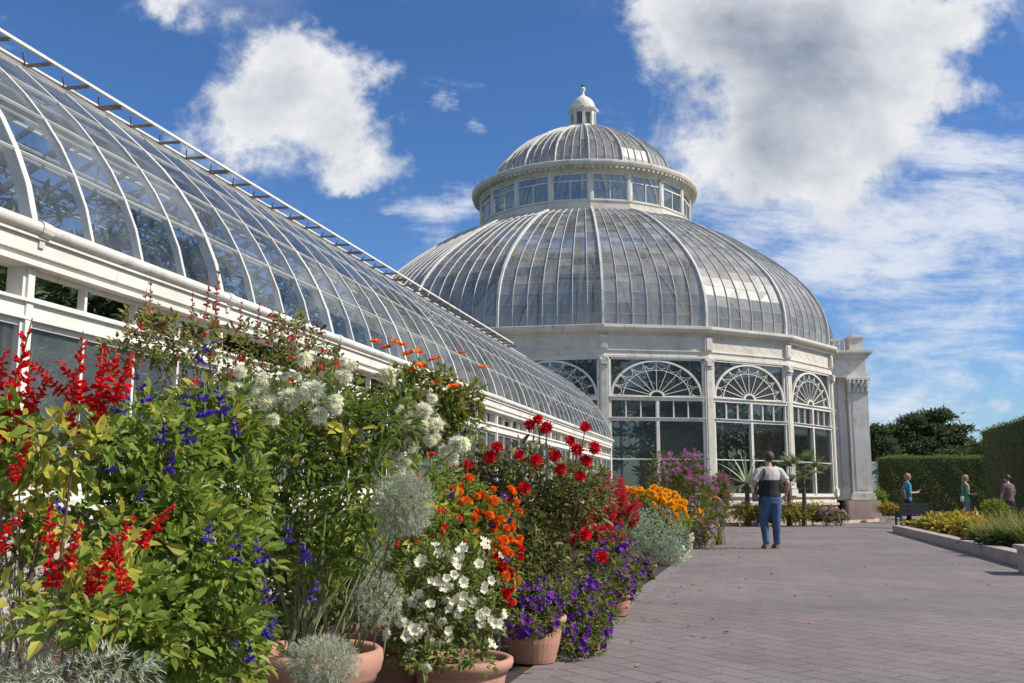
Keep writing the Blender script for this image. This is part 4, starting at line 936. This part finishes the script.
# ---- right hand bed
CROT=leafmat('croton_leaf',(.58,.38,.05),(.38,.36,.06),.35,.45,(.45,.14,.03))
rb=[(920,527,27.5,11,6),(936,523,27,13,8),(952,524,25.5,13,8),(968,531,21.5,13,8),(950,531,23.6,12,7),(936,529,25.5,11,7),(975,526,23,12,9),(960,521,27,12,6)]
labs=['croton at the left tip of the right hand bed, orange and green','yellow croton in the middle of the right hand bed','orange croton right of the middle of the bed, near the kerb','broad yellow croton nearest the ornamental grass','low amber croton closest to the kerb','small croton beside the black bench','yellow croton before the woman in green','small amber croton at the back of the bed']
for (x,y,Y,rx,rz),lab in zip(rb,labs):
    b=P(x,500,Y); e=[E(x,y,Y,rx,rz),E(x+6,y+3,Y-.2,rx*.6,rz*.7)]
    plant('croton',lab,'foliage plant',(b[0],b[1],.12),e,[(420,.15,.5,CROT,'leaf'),(120,.14,.5,LG,'leaf')],(8,.008,None),'crotons in the right hand bed')
for (x,y,Y,rx,rz,lab,mt_,nm) in ((997,512,25,12,12,'light green bushy plant between the woman in green and the grass',LG,'leafy_bush'),(992,509,26,9,6,'yellow flowered bush left of the ornamental grass',GOLD,'leafy_bush'),(1005,541,16.6,24,7,'dark low ground foliage under the ornamental grass',LD,'low_foliage'),(980,541,18.5,16,4,'sparse green edging plant along the kerb',LD,'low_foliage'),(888,508,38,11,4,'small orange and green border plant beside the portico plinth',GOLD,'border_plant'),(880,497,42,7,8,'light green shrub between portico and hedge',LG,'leafy_bush')):
    b=P(x,500,Y); plant(nm,lab,'foliage plant',(b[0],b[1],.12 if Y<26 else 0),[E(x,y,Y,rx,rz)],[(1200,.09,.4,mt_,'leaf')],(8,.006,None))
GRS=leafmat('ornamental_grass_blade',(.22,.24,.05),(.34,.32,.09),.3,.5,(.10,.14,.03))
for (x,Y,h,lab) in ((1005,17.5,.95,'yellow green ornamental grass in the right hand bed'),(1030,16.2,.95,'ornamental grass cut by the right edge of the view'),(985,19.5,.6,'shorter ornamental grass next to the crotons')):
    b=P(x,500,Y); t=thing('ornamental_grass',lab,'ornamental grass',(b[0],b[1],.12)); n=420; m=MB(); a=rng.uniform(0,6.28,n); e=rng.uniform(.75,1.5,n); d=np.stack([np.cos(a)*np.cos(e),np.sin(a)*np.cos(e),np.sin(e)],1)
    m.blades(np.array([b[0],b[1],.12])+rng.normal(0,.09,(n,3))*[1,1,0],d,h*rng.uniform(.6,1.15,n),.016,.3,4); m.build('blade_tuft',GRS,t)
# ---- greenery inside the glass
INL=leafmat('indoor_leaf',(.06,.095,.03),(.10,.14,.05),.3,.35)
for i,(u,v,h) in enumerate([(25.5,-1.3,4.3),(24.2,1.0,4.5),(22.5,-1.3,4.6),(21.0,1.0,4.6),(19.2,-1.3,4.4),(17.8,1.0,4.4),(15.,-1.3,4.5),(14.2,1.0,4.5),(11,-1.3,4.3),(9.,1.,4.4),(6.,-1.3,4.4),(3.5,.8,2.6),(28.6,-1.2,4.5),(31.,-1.3,4.4)]):
    c=W(u,v,0); far=v<0
    els=[(c[0],c[1],h*.76,.85,.95,h*.2),(c[0]+.3,c[1]+.7,h*.6,.8,.8,h*.27),(c[0]-.2,c[1]-.8,h*.6,.8,.8,h*.27)]
    tree((c[0],c[1],.02),h,els,'indoor tree along the %s side inside the glasshouse wing'%('far' if far else 'near'),5600,.14,INL,'indoor tree','indoor_tree',.06,'%s row of trees inside the wing'%('far' if far else 'near'))
for i in range(13):
    a=A0+(i-6)*.36; r=8.9 if i%2 else 5.5; c=AX+[r*math.sin(a),-r*math.cos(a),0]; h=4.6 if i%2 else 8.5
    els=[(c[0],c[1],h*.72,1.3,1.3,h*.24),(c[0]+.7,c[1],h*.42,1.,.9,h*.22),(c[0]-.7,c[1]-.1,h*.4,1.,.9,h*.25)]
    tree((c[0],c[1],.02),h,els,'palm house tree of the %s ring inside the dome'%('outer' if i%2 else 'inner'),3200,.3,INL,'indoor tree','indoor_tree',.12,'%s ring of trees inside the dome'%('outer' if i%2 else 'inner'))
# ---------------------------------------------------------------- people
SKIN=plain('skin',(.52,.30,.21),(.47,.26,.18),.55,8); HAIRB=plain('brown_hair',(.085,.045,.025),(.045,.027,.016),.6,60,stretch=(1,1,.1),bump=.4); HAIRL=plain('blond_hair',(.38,.24,.11),(.26,.15,.07),.6,60,stretch=(1,1,.1),bump=.4)
def cloth(n,c): return plain(n,c,None,.85,9,bump=1.,bscale=9)
TEE=cloth('cream_shirt',(.60,.55,.48)); BLKC=cloth('black_cloth',(.018,.018,.022)); JEAN=plain('blue_denim',(.075,.135,.25),(.035,.06,.12),.85,7,bump=1.,bscale=9,stretch=(1,1,.5)); SHOE=cloth('tan_suede',(.26,.19,.13)); BLUT=cloth('turquoise_top',(.03,.33,.48)); GRT=cloth('green_top',(.05,.36,.14)); GRYT=cloth('grey_trousers',(.26,.25,.29)); PNK=cloth('dusky_pink_top',(.17,.10,.10)); TAN=cloth('tan_leather',(.22,.12,.06)); EYM=plain('eye_dark',(.02,.015,.01),None,.3)
def remesh(mb,name,mat,parent,vox=.014,sm=4):
    me=mb.mesh(name); o=bpy.data.objects.new(name,me); COL.objects.link(o)
    r=o.modifiers.new('r','REMESH'); r.mode='VOXEL'; r.voxel_size=vox; r.use_smooth_shade=True
    s=o.modifiers.new('s','SMOOTH'); s.iterations=sm; s.factor=.5
    dg_=bpy.context.evaluated_depsgraph_get(); dg_.update(); me2=bpy.data.meshes.new_from_object(o.evaluated_get(dg_)); bpy.data.objects.remove(o)
    me2.name=name; me2.materials.clear()
    for q in (mat if isinstance(mat,(list,tuple)) else [mat]): me2.materials.append(q)
    p=bpy.data.objects.new(name,me2); COL.objects.link(p); p.parent=parent; return p
def ells_tube(m,secs):  # (x,y,z,rx,ry) horizontal elliptical sections
    n=14;a=np.arange(n)*2*math.pi/n; vs=[]
    for x,y,z,rx,ry in secs: vs.append(np.stack([x+rx*np.cos(a),y+ry*np.sin(a),np.full(n,z)],1))
    f=[]
    for i in range(len(secs)-1):
        for k in range(n): f.append([i*n+k,i*n+(k+1)%n,(i+1)*n+(k+1)%n,(i+1)*n+k])
    f.append(list(range(n))[::-1]); f.append([(len(secs)-1)*n+k for k in range(n)]); m.add(np.concatenate(vs),f)
def hand(m,w,d,curl=.5,side=1):
    """palm + 5 fingers from wrist w in direction d"""
    d=unit(d); pal=unit(np.cross(d,[side*.2,1,.1])); nrm=np.cross(d,pal); c=w+d*.045
    m.tube([w,w+d*.03,w+d*.085],[(.024,.02),(.036,.016),(.038,.015)],8)
    for i,(o,l) in enumerate(((-.028,.062),(-.010,.074),(.009,.070),(.027,.054))):
        a=w+d*.08+pal*o; b=a+d*l*.45+nrm*l*.1*curl; e=b+d*l*.4+nrm*l*.5*curl; m.tube([a-d*.02,a,b,e],[.009,.0095,.0085,.007],6)
    a=w+d*.02-pal*.028; m.tube([a,a+d*.03-pal*.025,a+d*.06-pal*.03+nrm*.02],[.012,.011,.008],6)
def person(loc,yaw,label,H=1.75,arms=None,legs=None,build=1.,head_yaw=0.,head_dn=0.,female=False,mats=None,hair='short',sleeve=True,skirt=False,two=False):
    root=thing('person',label,'person',loc,rz=yaw); k=H/1.75; b=build
    S=lambda *p: np.array(p)*k
    hipz,shz=.92,1.44; sw=.19*(.9 if female else 1)*b; hw_=.095
    arms=arms; legs=legs
    body=MB(); 
    ells_tube(body,[(0,0,.84*k,.15*k*b,.10*k*b),(0,0,.92*k,.165*k*b,.115*k*b),(0,0,1.05*k,(.125 if female else .155)*k*b,.105*k*b),(0,0.01,1.2*k,.15*k*b,.115*k*b),(0,0,1.34*k,.175*k*b,.11*k*b),(0,-.01,1.43*k,.14*k*b,.085*k*b),(0,-.01,1.48*k,.06*k,.06*k)])
    hz=1.63*k; hc=np.array([0,.02*k+head_dn*.03,hz])
    body.tube([S(0,-.01,1.42),S(0,0,1.5),hc-[0,0,.06*k]],[.062*k,.055*k,.052*k],10)
    body.ball(hc+[0,0,.015*k],(.076*k,.094*k,.108*k),14,10); hy=head_yaw; fd=np.array([-math.sin(hy),math.cos(hy),0])
    body.ball(hc+fd*.03*k-[0,0,.055*k],(.052*k,.055*k,.055*k),10,8)
    body.tube([hc+fd*.085*k+[0,0,.012*k],hc+fd*.105*k-[0,0,.018*k]],[.008*k,.013*k],6)
    sd=np.array([fd[1],-fd[0],0])
    for s in(1,-1): body.ball(hc+sd*s*.078*k-[0,0,.005],(.014*k,.022*k,.032*k),8,6)
    for s in (-1,1):
        A=arms[s]; sh=S(s*sw*.96,0,shz-.065); el_=S(*A[0]); wr=S(*A[1]); body.tube([S(s*.10,0,shz-.02),sh,(sh+el_)/2,el_,(el_*.6+wr*.4),wr],[.055*k*b,.053*k*b,.045*k*b,.038*k*b,.038*k*b,.025*k],10); hand(body,wr,wr-el_ if len(A)<3 else np.array(A[2],float),.6,s)
        Lg=legs[s]; hp_=S(s*hw_,0,.90); kn=S(*Lg[0]); an=S(*Lg[1]); body.tube([hp_,(hp_+kn)/2,kn,kn*.6+an*.4,an],[.092*k*b,.078*k*b,.056*k*b,.055*k,.036*k],10)
        body.tube([an-[0,.03*k,.02*k],an+np.array([0,.06,-.045])*k,an+np.array([0,.15,-.06])*k],[.036*k,.035*k,.028*k],8)
    remesh(body,'body',SKIN,root,.011,3)
    # shirt
    def shirt(zlo,zhi,mat,nm,infl=.014,slv=True):
        m=MB(); prof=[(.84,.15,.10),(.92,.165,.115),(1.05,.125 if female else .155,.105),(1.2,.15,.115),(1.34,.175,.11),(1.43,.14,.085),(1.47,.075,.07)]
        zs=np.linspace(zlo,zhi,10); ells_tube(m,[(0,0,z*k,(np.interp(z,[p[0] for p in prof],[p[1] for p in prof])*b+infl)*k,(np.interp(z,[p[0] for p in prof],[p[2] for p in prof])*b+infl+.004)*k) for z in zs])
        if slv:
            for s in(-1,1):
                A=arms[s]; sh=S(s*sw*.96,0,shz-.065); el_=S(*A[0]); e=sh+(el_-sh)*.82; m.tube([S(s*.08,0,shz-.02),sh,(sh+e)/2,e],[.07*k*b,.07*k*b,.064*k*b,.064*k*b],10)
        remesh(m,nm,mat,root,.012,3)
    if two: shirt(1.22,1.465,mats['top'],'shirt'); shirt(.93,1.235,mats['lower'],'shirt_lower_panel',.019,False)
    else: shirt(.90,1.465,mats['top'],'shirt',.014,sleeve)
    m=MB(); ells_tube(m,[(0,0,.80*k,.155*k*b,.115*k*b),(0,0,.90*k,.178*k*b,.128*k*b),(0,0,1.0*k,(.155 if female else .165)*k*b,.118*k*b)])
    for s in(-1,1):
        Lg=legs[s]; hp_=S(s*hw_,0,.88); kn=S(*Lg[0]); an=S(*Lg[1]); w=1.35 if skirt else 1.
        m.tube([hp_,(hp_+kn)/2,kn,(kn+an)/2,an+[0,0,.0]],[.105*k*b,.092*k*b,.074*k*b*w,.07*k*w,.064*k*w],12)
    remesh(m,'trousers',mats['leg'],root,.012,3)
    for s in(-1,1):
        an=S(*legs[s][1]); z0=an[2]; m=MB(); m.tube([an+np.array([0,-.05,-.03])*k,an+np.array([0,.05,-.04])*k,an+np.array([0,.16,-.055])*k,an+np.array([0,.20,-.06])*k],[.046*k,.048*k,.042*k,.025*k],10); m.box(an+np.array([0,.07,-.082])*k,(.085*k,.28*k,.022)); remesh(m,'shoe',mats['shoe'],root,.01,2)
    m=MB(); m.ball(hc+[0,0,.030*k]-fd*.022*k,(.099*k,.110*k,.106*k),14,10)
    if hair=='long': m.tube([hc-fd*.06*k+[0,0,.02],hc-fd*.085*k-[0,0,.10*k],hc-fd*.08*k-[0,0,.2*k]],[.07*k,.065*k,.03*k],10)
    if hair=='bob': m.ball(hc-fd*.035*k-[0,0,.01*k],(.092*k,.09*k,.10*k),12,8)
    remesh(m,'hair',mats['hair'],root,.011,3)
    m=MB()
    for s in (1,-1): m.ball(hc+fd*.088*k+sd*s*.03*k+[0,0,.008*k],.009*k,6,5)
    m.tube([hc+fd*.083*k+sd*.022*k-[0,0,.05*k],hc+fd*.09*k-[0,0,.052*k],hc+fd*.083*k-sd*.022*k-[0,0,.05*k]],.005,5)
    m.build('eyes_and_mouth',EYM,root,loc=(0,0,0))
    return root
mx=P(770,500,19.0)
man=person((mx[0],mx[1],.0),R_(8),'man seen from behind in a cream and black T-shirt, blue jeans and tan shoes','',) if False else person((mx[0],mx[1],0),R_(6),'man seen from behind in a cream and black T-shirt, blue jeans and tan shoes',1.80,
 {-1:((-.31,-.04,1.16),(-.17,.22,1.08),(.6,.7,-.1)),1:((.31,-.10,1.18),(.33,.07,.96),(-.05,.3,-1))},{-1:((-.11,.06,.50),(-.10,-.02,.09)),1:((.10,.0,.50),(.13,.08,.09))},1.16,R_(22),0,False,dict(top=TEE,lower=BLKC,leg=JEAN,shoe=SHOE,hair=HAIRB),two=True)
def wloc(root,pts):  # local to world
    a=root.rotation_euler.z; return [rotz(a)@np.array(p)+np.array(root.location) for p in pts]
t=thing('shoulder_bag','small grey shoulder bag with a dark strap on the hip of the man in jeans','bag',(mx[0]-.27,mx[1],.9))
m=MB(); m.box((mx[0]-.27,mx[1]+.02,.95),(.09,.18,.17)); o=remesh(m,'bag_body',cloth('grey_canvas',(.22,.21,.19)),None,.014,4); o.parent=t; o.matrix_parent_inverse=t.matrix_basis.inverted()
m=MB(); q=[(-.26,-.06,1.0),(-.20,-.16,1.25),(-.13,-.135,1.42),(-.11,-.04,1.505),(-.13,.09,1.42),(-.22,.13,1.2),(-.27,.06,1.0)]; m.tube(wloc(man,q),[(.022,.006)]*7,6); m.build('strap',BLKC,t)
# patch of white at the belt
wx=P(908,500,31.6)
w1=person((wx[0],wx[1],0),R_(-92),'woman in a turquoise top and black trousers looking down at a phone beside the bench',1.68,
 {-1:((-.20,.02,1.13),(-.13,.24,1.14),(.25,1,.15)),1:((.20,.0,1.13),(.12,.23,1.12),(-.3,1,.2))},{-1:((-.09,.06,.5),(-.09,.03,.085)),1:((.09,.0,.5),(.09,-.10,.085))},.98,0,.8,True,dict(top=BLUT,leg=BLKC,shoe=BLKC,hair=HAIRL),hair='bob')
t=thing('handbag','tan handbag on the back of the woman in turquoise','bag',(wx[0]-.2,wx[1]-.2,1.0)); m=MB(); m.tube([(wx[0]-.2,wx[1]-.17,1.17),(wx[0]-.21,wx[1]-.17,1.08),(wx[0]-.21,wx[1]-.17,.90),(wx[0]-.21,wx[1]-.17,.87)],[(.04,.10),(.06,.14),(.07,.15),(.05,.13)],12); m.build('bag_body',TAN,t,smooth=True); m=MB(); m.tube([(wx[0]-.3,wx[1]-.17,1.12),(wx[0]-.1,wx[1]-.2,1.44),(wx[0]+.0,wx[1]-.17,1.12)],.013,6); m.build('strap',TAN,t)
t=thing('phone','small pale phone in the hands of the woman in turquoise','phone',(wx[0]+.36,wx[1],1.15)); m=MB(); m.box((0,0,0),(.14,.075,.012),rotz(0)); m.build('phone_case',plain('pale_plastic',(.5,.5,.5),None,.3),t,loc=(0,0,0)); t.rotation_euler=(0,-.5,0)
vx=P(966,500,32.6)
w2=person((vx[0],vx[1],0),R_(-86),'woman in a green sleeveless top and grey trousers walking right, holding a phone',1.66,
 {-1:((-.19,.03,1.13),(-.12,.26,1.10),(.2,1,.15)),1:((.19,-.02,1.12),(.14,.22,1.08),(-.1,1,.1))},{-1:((-.09,.12,.52),(-.09,.20,.085)),1:((.09,-.02,.5),(.09,-.28,.12))},.97,0,.6,True,dict(top=GRT,leg=GRYT,shoe=SHOE,hair=HAIRL),hair='long',sleeve=False,skirt=True)
t=thing('phone','small dark phone in the hands of the woman in green','phone',(vx[0]+.37,vx[1]+.05,1.10)); m=MB(); m.box((0,0,0),(.13,.07,.012)); m.build('phone_case',EYM,t,loc=(0,0,0))
t=thing('white_bag','small white bag hanging behind the woman in green','bag',(vx[0]-.22,vx[1]-.2,.8)); m=MB(); m.tube([(vx[0]-.2,vx[1]-.18,.98),(vx[0]-.2,vx[1]-.18,.94),(vx[0]-.2,vx[1]-.18,.82),(vx[0]-.2,vx[1]-.18,.80)],[(.03,.06),(.04,.08),(.05,.08),(.03,.06)],10); m.build('bag_body',WHP,t,smooth=True); m=MB(); m.tube([(vx[0]-.3,vx[1]-.18,.98),(vx[0]-.1,vx[1]-.18,1.4),(vx[0]-.12,vx[1]-.18,1.0)],.01,5); m.build('strap',BLKC,t)
ux=P(1009,500,29.8)
w3=person((ux[0],ux[1],0),R_(20),'person in a dusky pink top in the shade of the tall hedge',1.60,
 {-1:((-.24,.02,1.14),(-.20,.12,.95)),1:((.24,.0,1.14),(.2,.14,.98))},{-1:((-.09,.03,.5),(-.09,.0,.085)),1:((.09,.03,.5),(.09,.03,.085))},1.1,R_(30),.5,True,dict(top=PNK,leg=BLKC,shoe=BLKC,hair=HAIRB))
# ---------------------------------------------------------------- sky, sun, camera
w=bpy.data.worlds.new('World'); SC.world=w; w.use_nodes=True; nt=w.node_tree; nt.nodes.clear()
out=nt.nodes.new('ShaderNodeOutputWorld'); bg=N(nt,'Background'); bg.inputs[1].default_value=.13; sock(nt,bg.outputs[0],out.inputs[0])
SUN_EL,SUN_AZ=R_(42),R_(100)     # azimuth clockwise from +Y
sky=N(nt,'TexSky'); sky.sky_type='NISHITA'; sky.sun_disc=False; sky.sun_elevation=SUN_EL; sky.sun_rotation=SUN_AZ; sky.air_density=1.; sky.dust_density=.4; sky.ozone_density=3.
hs=N(nt,'HueSaturation'); sock(nt,sky.outputs[0],hs.inputs['Color']); hs.inputs['Saturation'].default_value=1.12; hs.inputs['Value'].default_value=SKYV
skyc=mixc(nt,1.,hs.outputs[0],(.50,.63,.81),'MULTIPLY')
tc=N(nt,'TexCoord'); sp=N(nt,'SeparateXYZ'); sock(nt,tc.outputs['Generated'],sp.inputs[0])
ay=mathn(nt,'MAXIMUM',mathn(nt,'ABSOLUTE',sp.outputs[1]),.12)
U=mathn(nt,'DIVIDE',sp.outputs[0],ay); V_=mathn(nt,'DIVIDE',sp.outputs[2],ay)
def uv(px,py): p=P(px,py,1.)-np.array([0,0,EYE]); return float(p[0]),float(p[2])
# the cloud deck, seen from below: project directions on a layer for correct stretching near the horizon
cb=N(nt,'CombineXYZ'); sock(nt,U,cb.inputs[0]); sock(nt,V_,cb.inputs[1]); cv=cb.outputs[0]
def fb(scale,det,ro,off=(0,0,0),dist=0.,sc=(1,1,1)):
    mp=N(nt,'Mapping'); mp.inputs['Location'].default_value=off; mp.inputs['Scale'].default_value=sc; sock(nt,cv,mp.inputs[0]); return noise(nt,scale,det,ro,mp.outputs[0],dist)
w1=fb(8,9,.6,(4.,1.,7.)); w2=fb(8,9,.6,(8.,5.,2.))
U0_,V0_=U,V_
U=mathn(nt,'ADD',U0_,mathn(nt,'MULTIPLY',mathn(nt,'SUBTRACT',w1,.5),.17)); V_=mathn(nt,'ADD',V0_,mathn(nt,'MULTIPLY',mathn(nt,'SUBTRACT',w2,.5),.15))
def blobs(lst,du=0.,dv=0.):
    tot=None
    for (px,py,rx,ry,s) in lst:
        u,v=uv(px,py); a=rx/1000*1.05; b=ry/1000*1.12
        x=mathn(nt,'MULTIPLY',mathn(nt,'SUBTRACT',U,u+du),1/a); y=mathn(nt,'MULTIPLY',mathn(nt,'SUBTRACT',V_,v+dv),1/b)
        r=mathn(nt,'ADD',mathn(nt,'MULTIPLY',x,x),mathn(nt,'MULTIPLY',y,y)); g=mathn(nt,'MULTIPLY',mathn(nt,'EXPONENT',mathn(nt,'MULTIPLY',r,-1.)),s)
        tot=g if tot is None else mathn(nt,'ADD',tot,g)
    return tot
CU=[(650,6,50,34,1.),(715,15,70,50,1.),(800,25,95,62,1.2),(890,20,90,55,1.1),(965,5,48,32,.9),(800,105,82,70,1.2),(880,85,62,62,1.),(765,165,70,36,.9),(845,165,60,42,.8),(735,110,40,30,.6),(930,95,40,30,.5),
    (285,62,52,36,1.1),(235,95,56,48,1.),(300,105,70,42,1.),(355,100,30,34,.7),(350,150,44,32,.8),(362,186,38,15,1.),(180,0,46,20,1.),(215,140,52,34,.6),(400,160,22,22,.4),(1018,402,24,16,.9)]
CI=[(930,215,180,70,.85),(860,300,130,50,.6),(980,330,110,60,.55),(800,230,100,50,.7),(1000,180,90,60,.7),(425,230,45,30,1.1),(900,400,180,40,.8),(560,0,30,14,.3),(437,108,20,20,.95),(480,130,20,14,.95),(250,180,90,40,.35),(700,180,25,20,.7)]
f1=fb(5.5,12,.6,(3.1,1.7,.4),.25); f2=fb(17,9,.62,(1.,5.,2.),.2)
n1=mathn(nt,'ADD',mathn(nt,'MULTIPLY',mathn(nt,'SUBTRACT',f1,.5),2.0),mathn(nt,'MULTIPLY',mathn(nt,'SUBTRACT',f2,.5),1.5))
cu=blobs(CU)
# elsewhere (outside the frame) scattered cumulus
d1=maprange(nt,mathn(nt,'ADD',cu,n1),.24,1.12,0,1,True)
f3=fb(3.2,12,.68,(7.,2.,1.),.5,(1.,4.2,1.)); f4=fb(9,10,.7,(2.,2.,1.),.3,(1.,2.6,1.))
n2=mathn(nt,'ADD',mathn(nt,'MULTIPLY',mathn(nt,'SUBTRACT',f3,.5),3.6),mathn(nt,'MULTIPLY',mathn(nt,'SUBTRACT',f4,.5),2.6))
d2=maprange(nt,mathn(nt,'ADD',blobs(CI),n2),.35,1.75,0,.85,True)
rest=maprange(nt,fb(2.6,10,.62,(9.,4.,3.),.3),.47,.62,0,.85,True)
inside=blobs([(512,250,620,420,1.4)]); rest=mathn(nt,'MULTIPLY',rest,mathn(nt,'SUBTRACT',1.,inside,clamp=True))
# cloud brightness: thick middles grey, edges toward the sun bright
g1=fb(5.5,12,.6,(3.1-.06,1.7-.03,.4),.25); rel=mathn(nt,'MULTIPLY',mathn(nt,'SUBTRACT',f1,g1),.95)
thick=maprange(nt,mathn(nt,'ADD',cu,mathn(nt,'MULTIPLY',n1,.12)),.8,2.4,0,1,True)
GREY=[(780,95,90,80,1.),(760,40,90,45,.8),(700,20,60,30,.5),(260,90,50,50,.35),(800,160,50,40,.4)]
sh=mathn(nt,'ADD',mathn(nt,'MULTIPLY',thick,.20),mathn(nt,'MULTIPLY',blobs(GREY),.34))
br_=mathn(nt,'ADD',mathn(nt,'SUBTRACT',1.0,mathn(nt,'MULTIPLY',sh,.72)),rel)
br_=mathn(nt,'MAXIMUM',mathn(nt,'MINIMUM',br_,1.12),.30)
ccol=N(nt,'CombineColor'); 
for i,(kk,oo) in enumerate(((7.4,-.5),(7.5,.1),(7.6,1.3))): sock(nt,mathn(nt,'ADD',mathn(nt,'MULTIPLY',br_,(kk-oo)*CLV),oo*CLV),ccol.inputs[i])
c1=mixc(nt,mathn(nt,'MAXIMUM',d2,rest),skyc,(7.0*CLV,7.3*CLV,7.9*CLV)); c2=mixc(nt,mathn(nt,'MULTIPLY',d1,.96),c1,ccol.outputs[0])
sock(nt,c2,bg.inputs[0])
sun=bpy.data.lights.new('sun','SUN'); sun.energy=4.3; sun.angle=R_(.53); sun.color=(1,.925,.81); so=bpy.data.objects.new('sun',sun); COL.objects.link(so)
dirn=Vector((math.sin(SUN_AZ)*math.cos(SUN_EL),math.cos(SUN_AZ)*math.cos(SUN_EL),math.sin(SUN_EL))); so.rotation_euler=dirn.to_track_quat('Z','Y').to_euler(); so.location=(20,-10,30)
cam=bpy.data.cameras.new('camera'); co_=bpy.data.objects.new('camera',cam); COL.objects.link(co_); co_.location=(0,0,EYE); co_.rotation_euler=(R_(90)+PITCH,0,0)
cam.sensor_width=36; cam.lens=36*F/1024; cam.clip_end=3000; cam.clip_start=.05; SC.camera=co_
SC.view_settings.view_transform='Standard'; SC.view_settings.look='None'; SC.view_settings.gamma=1; SC.view_settings.exposure=EXPO
SC.view_settings.use_curve_mapping=False
SC.cycles.max_bounces=7; SC.cycles.transparent_max_bounces=24; SC.cycles.diffuse_bounces=3; SC.cycles.glossy_bounces=3; SC.cycles.use_denoising=True
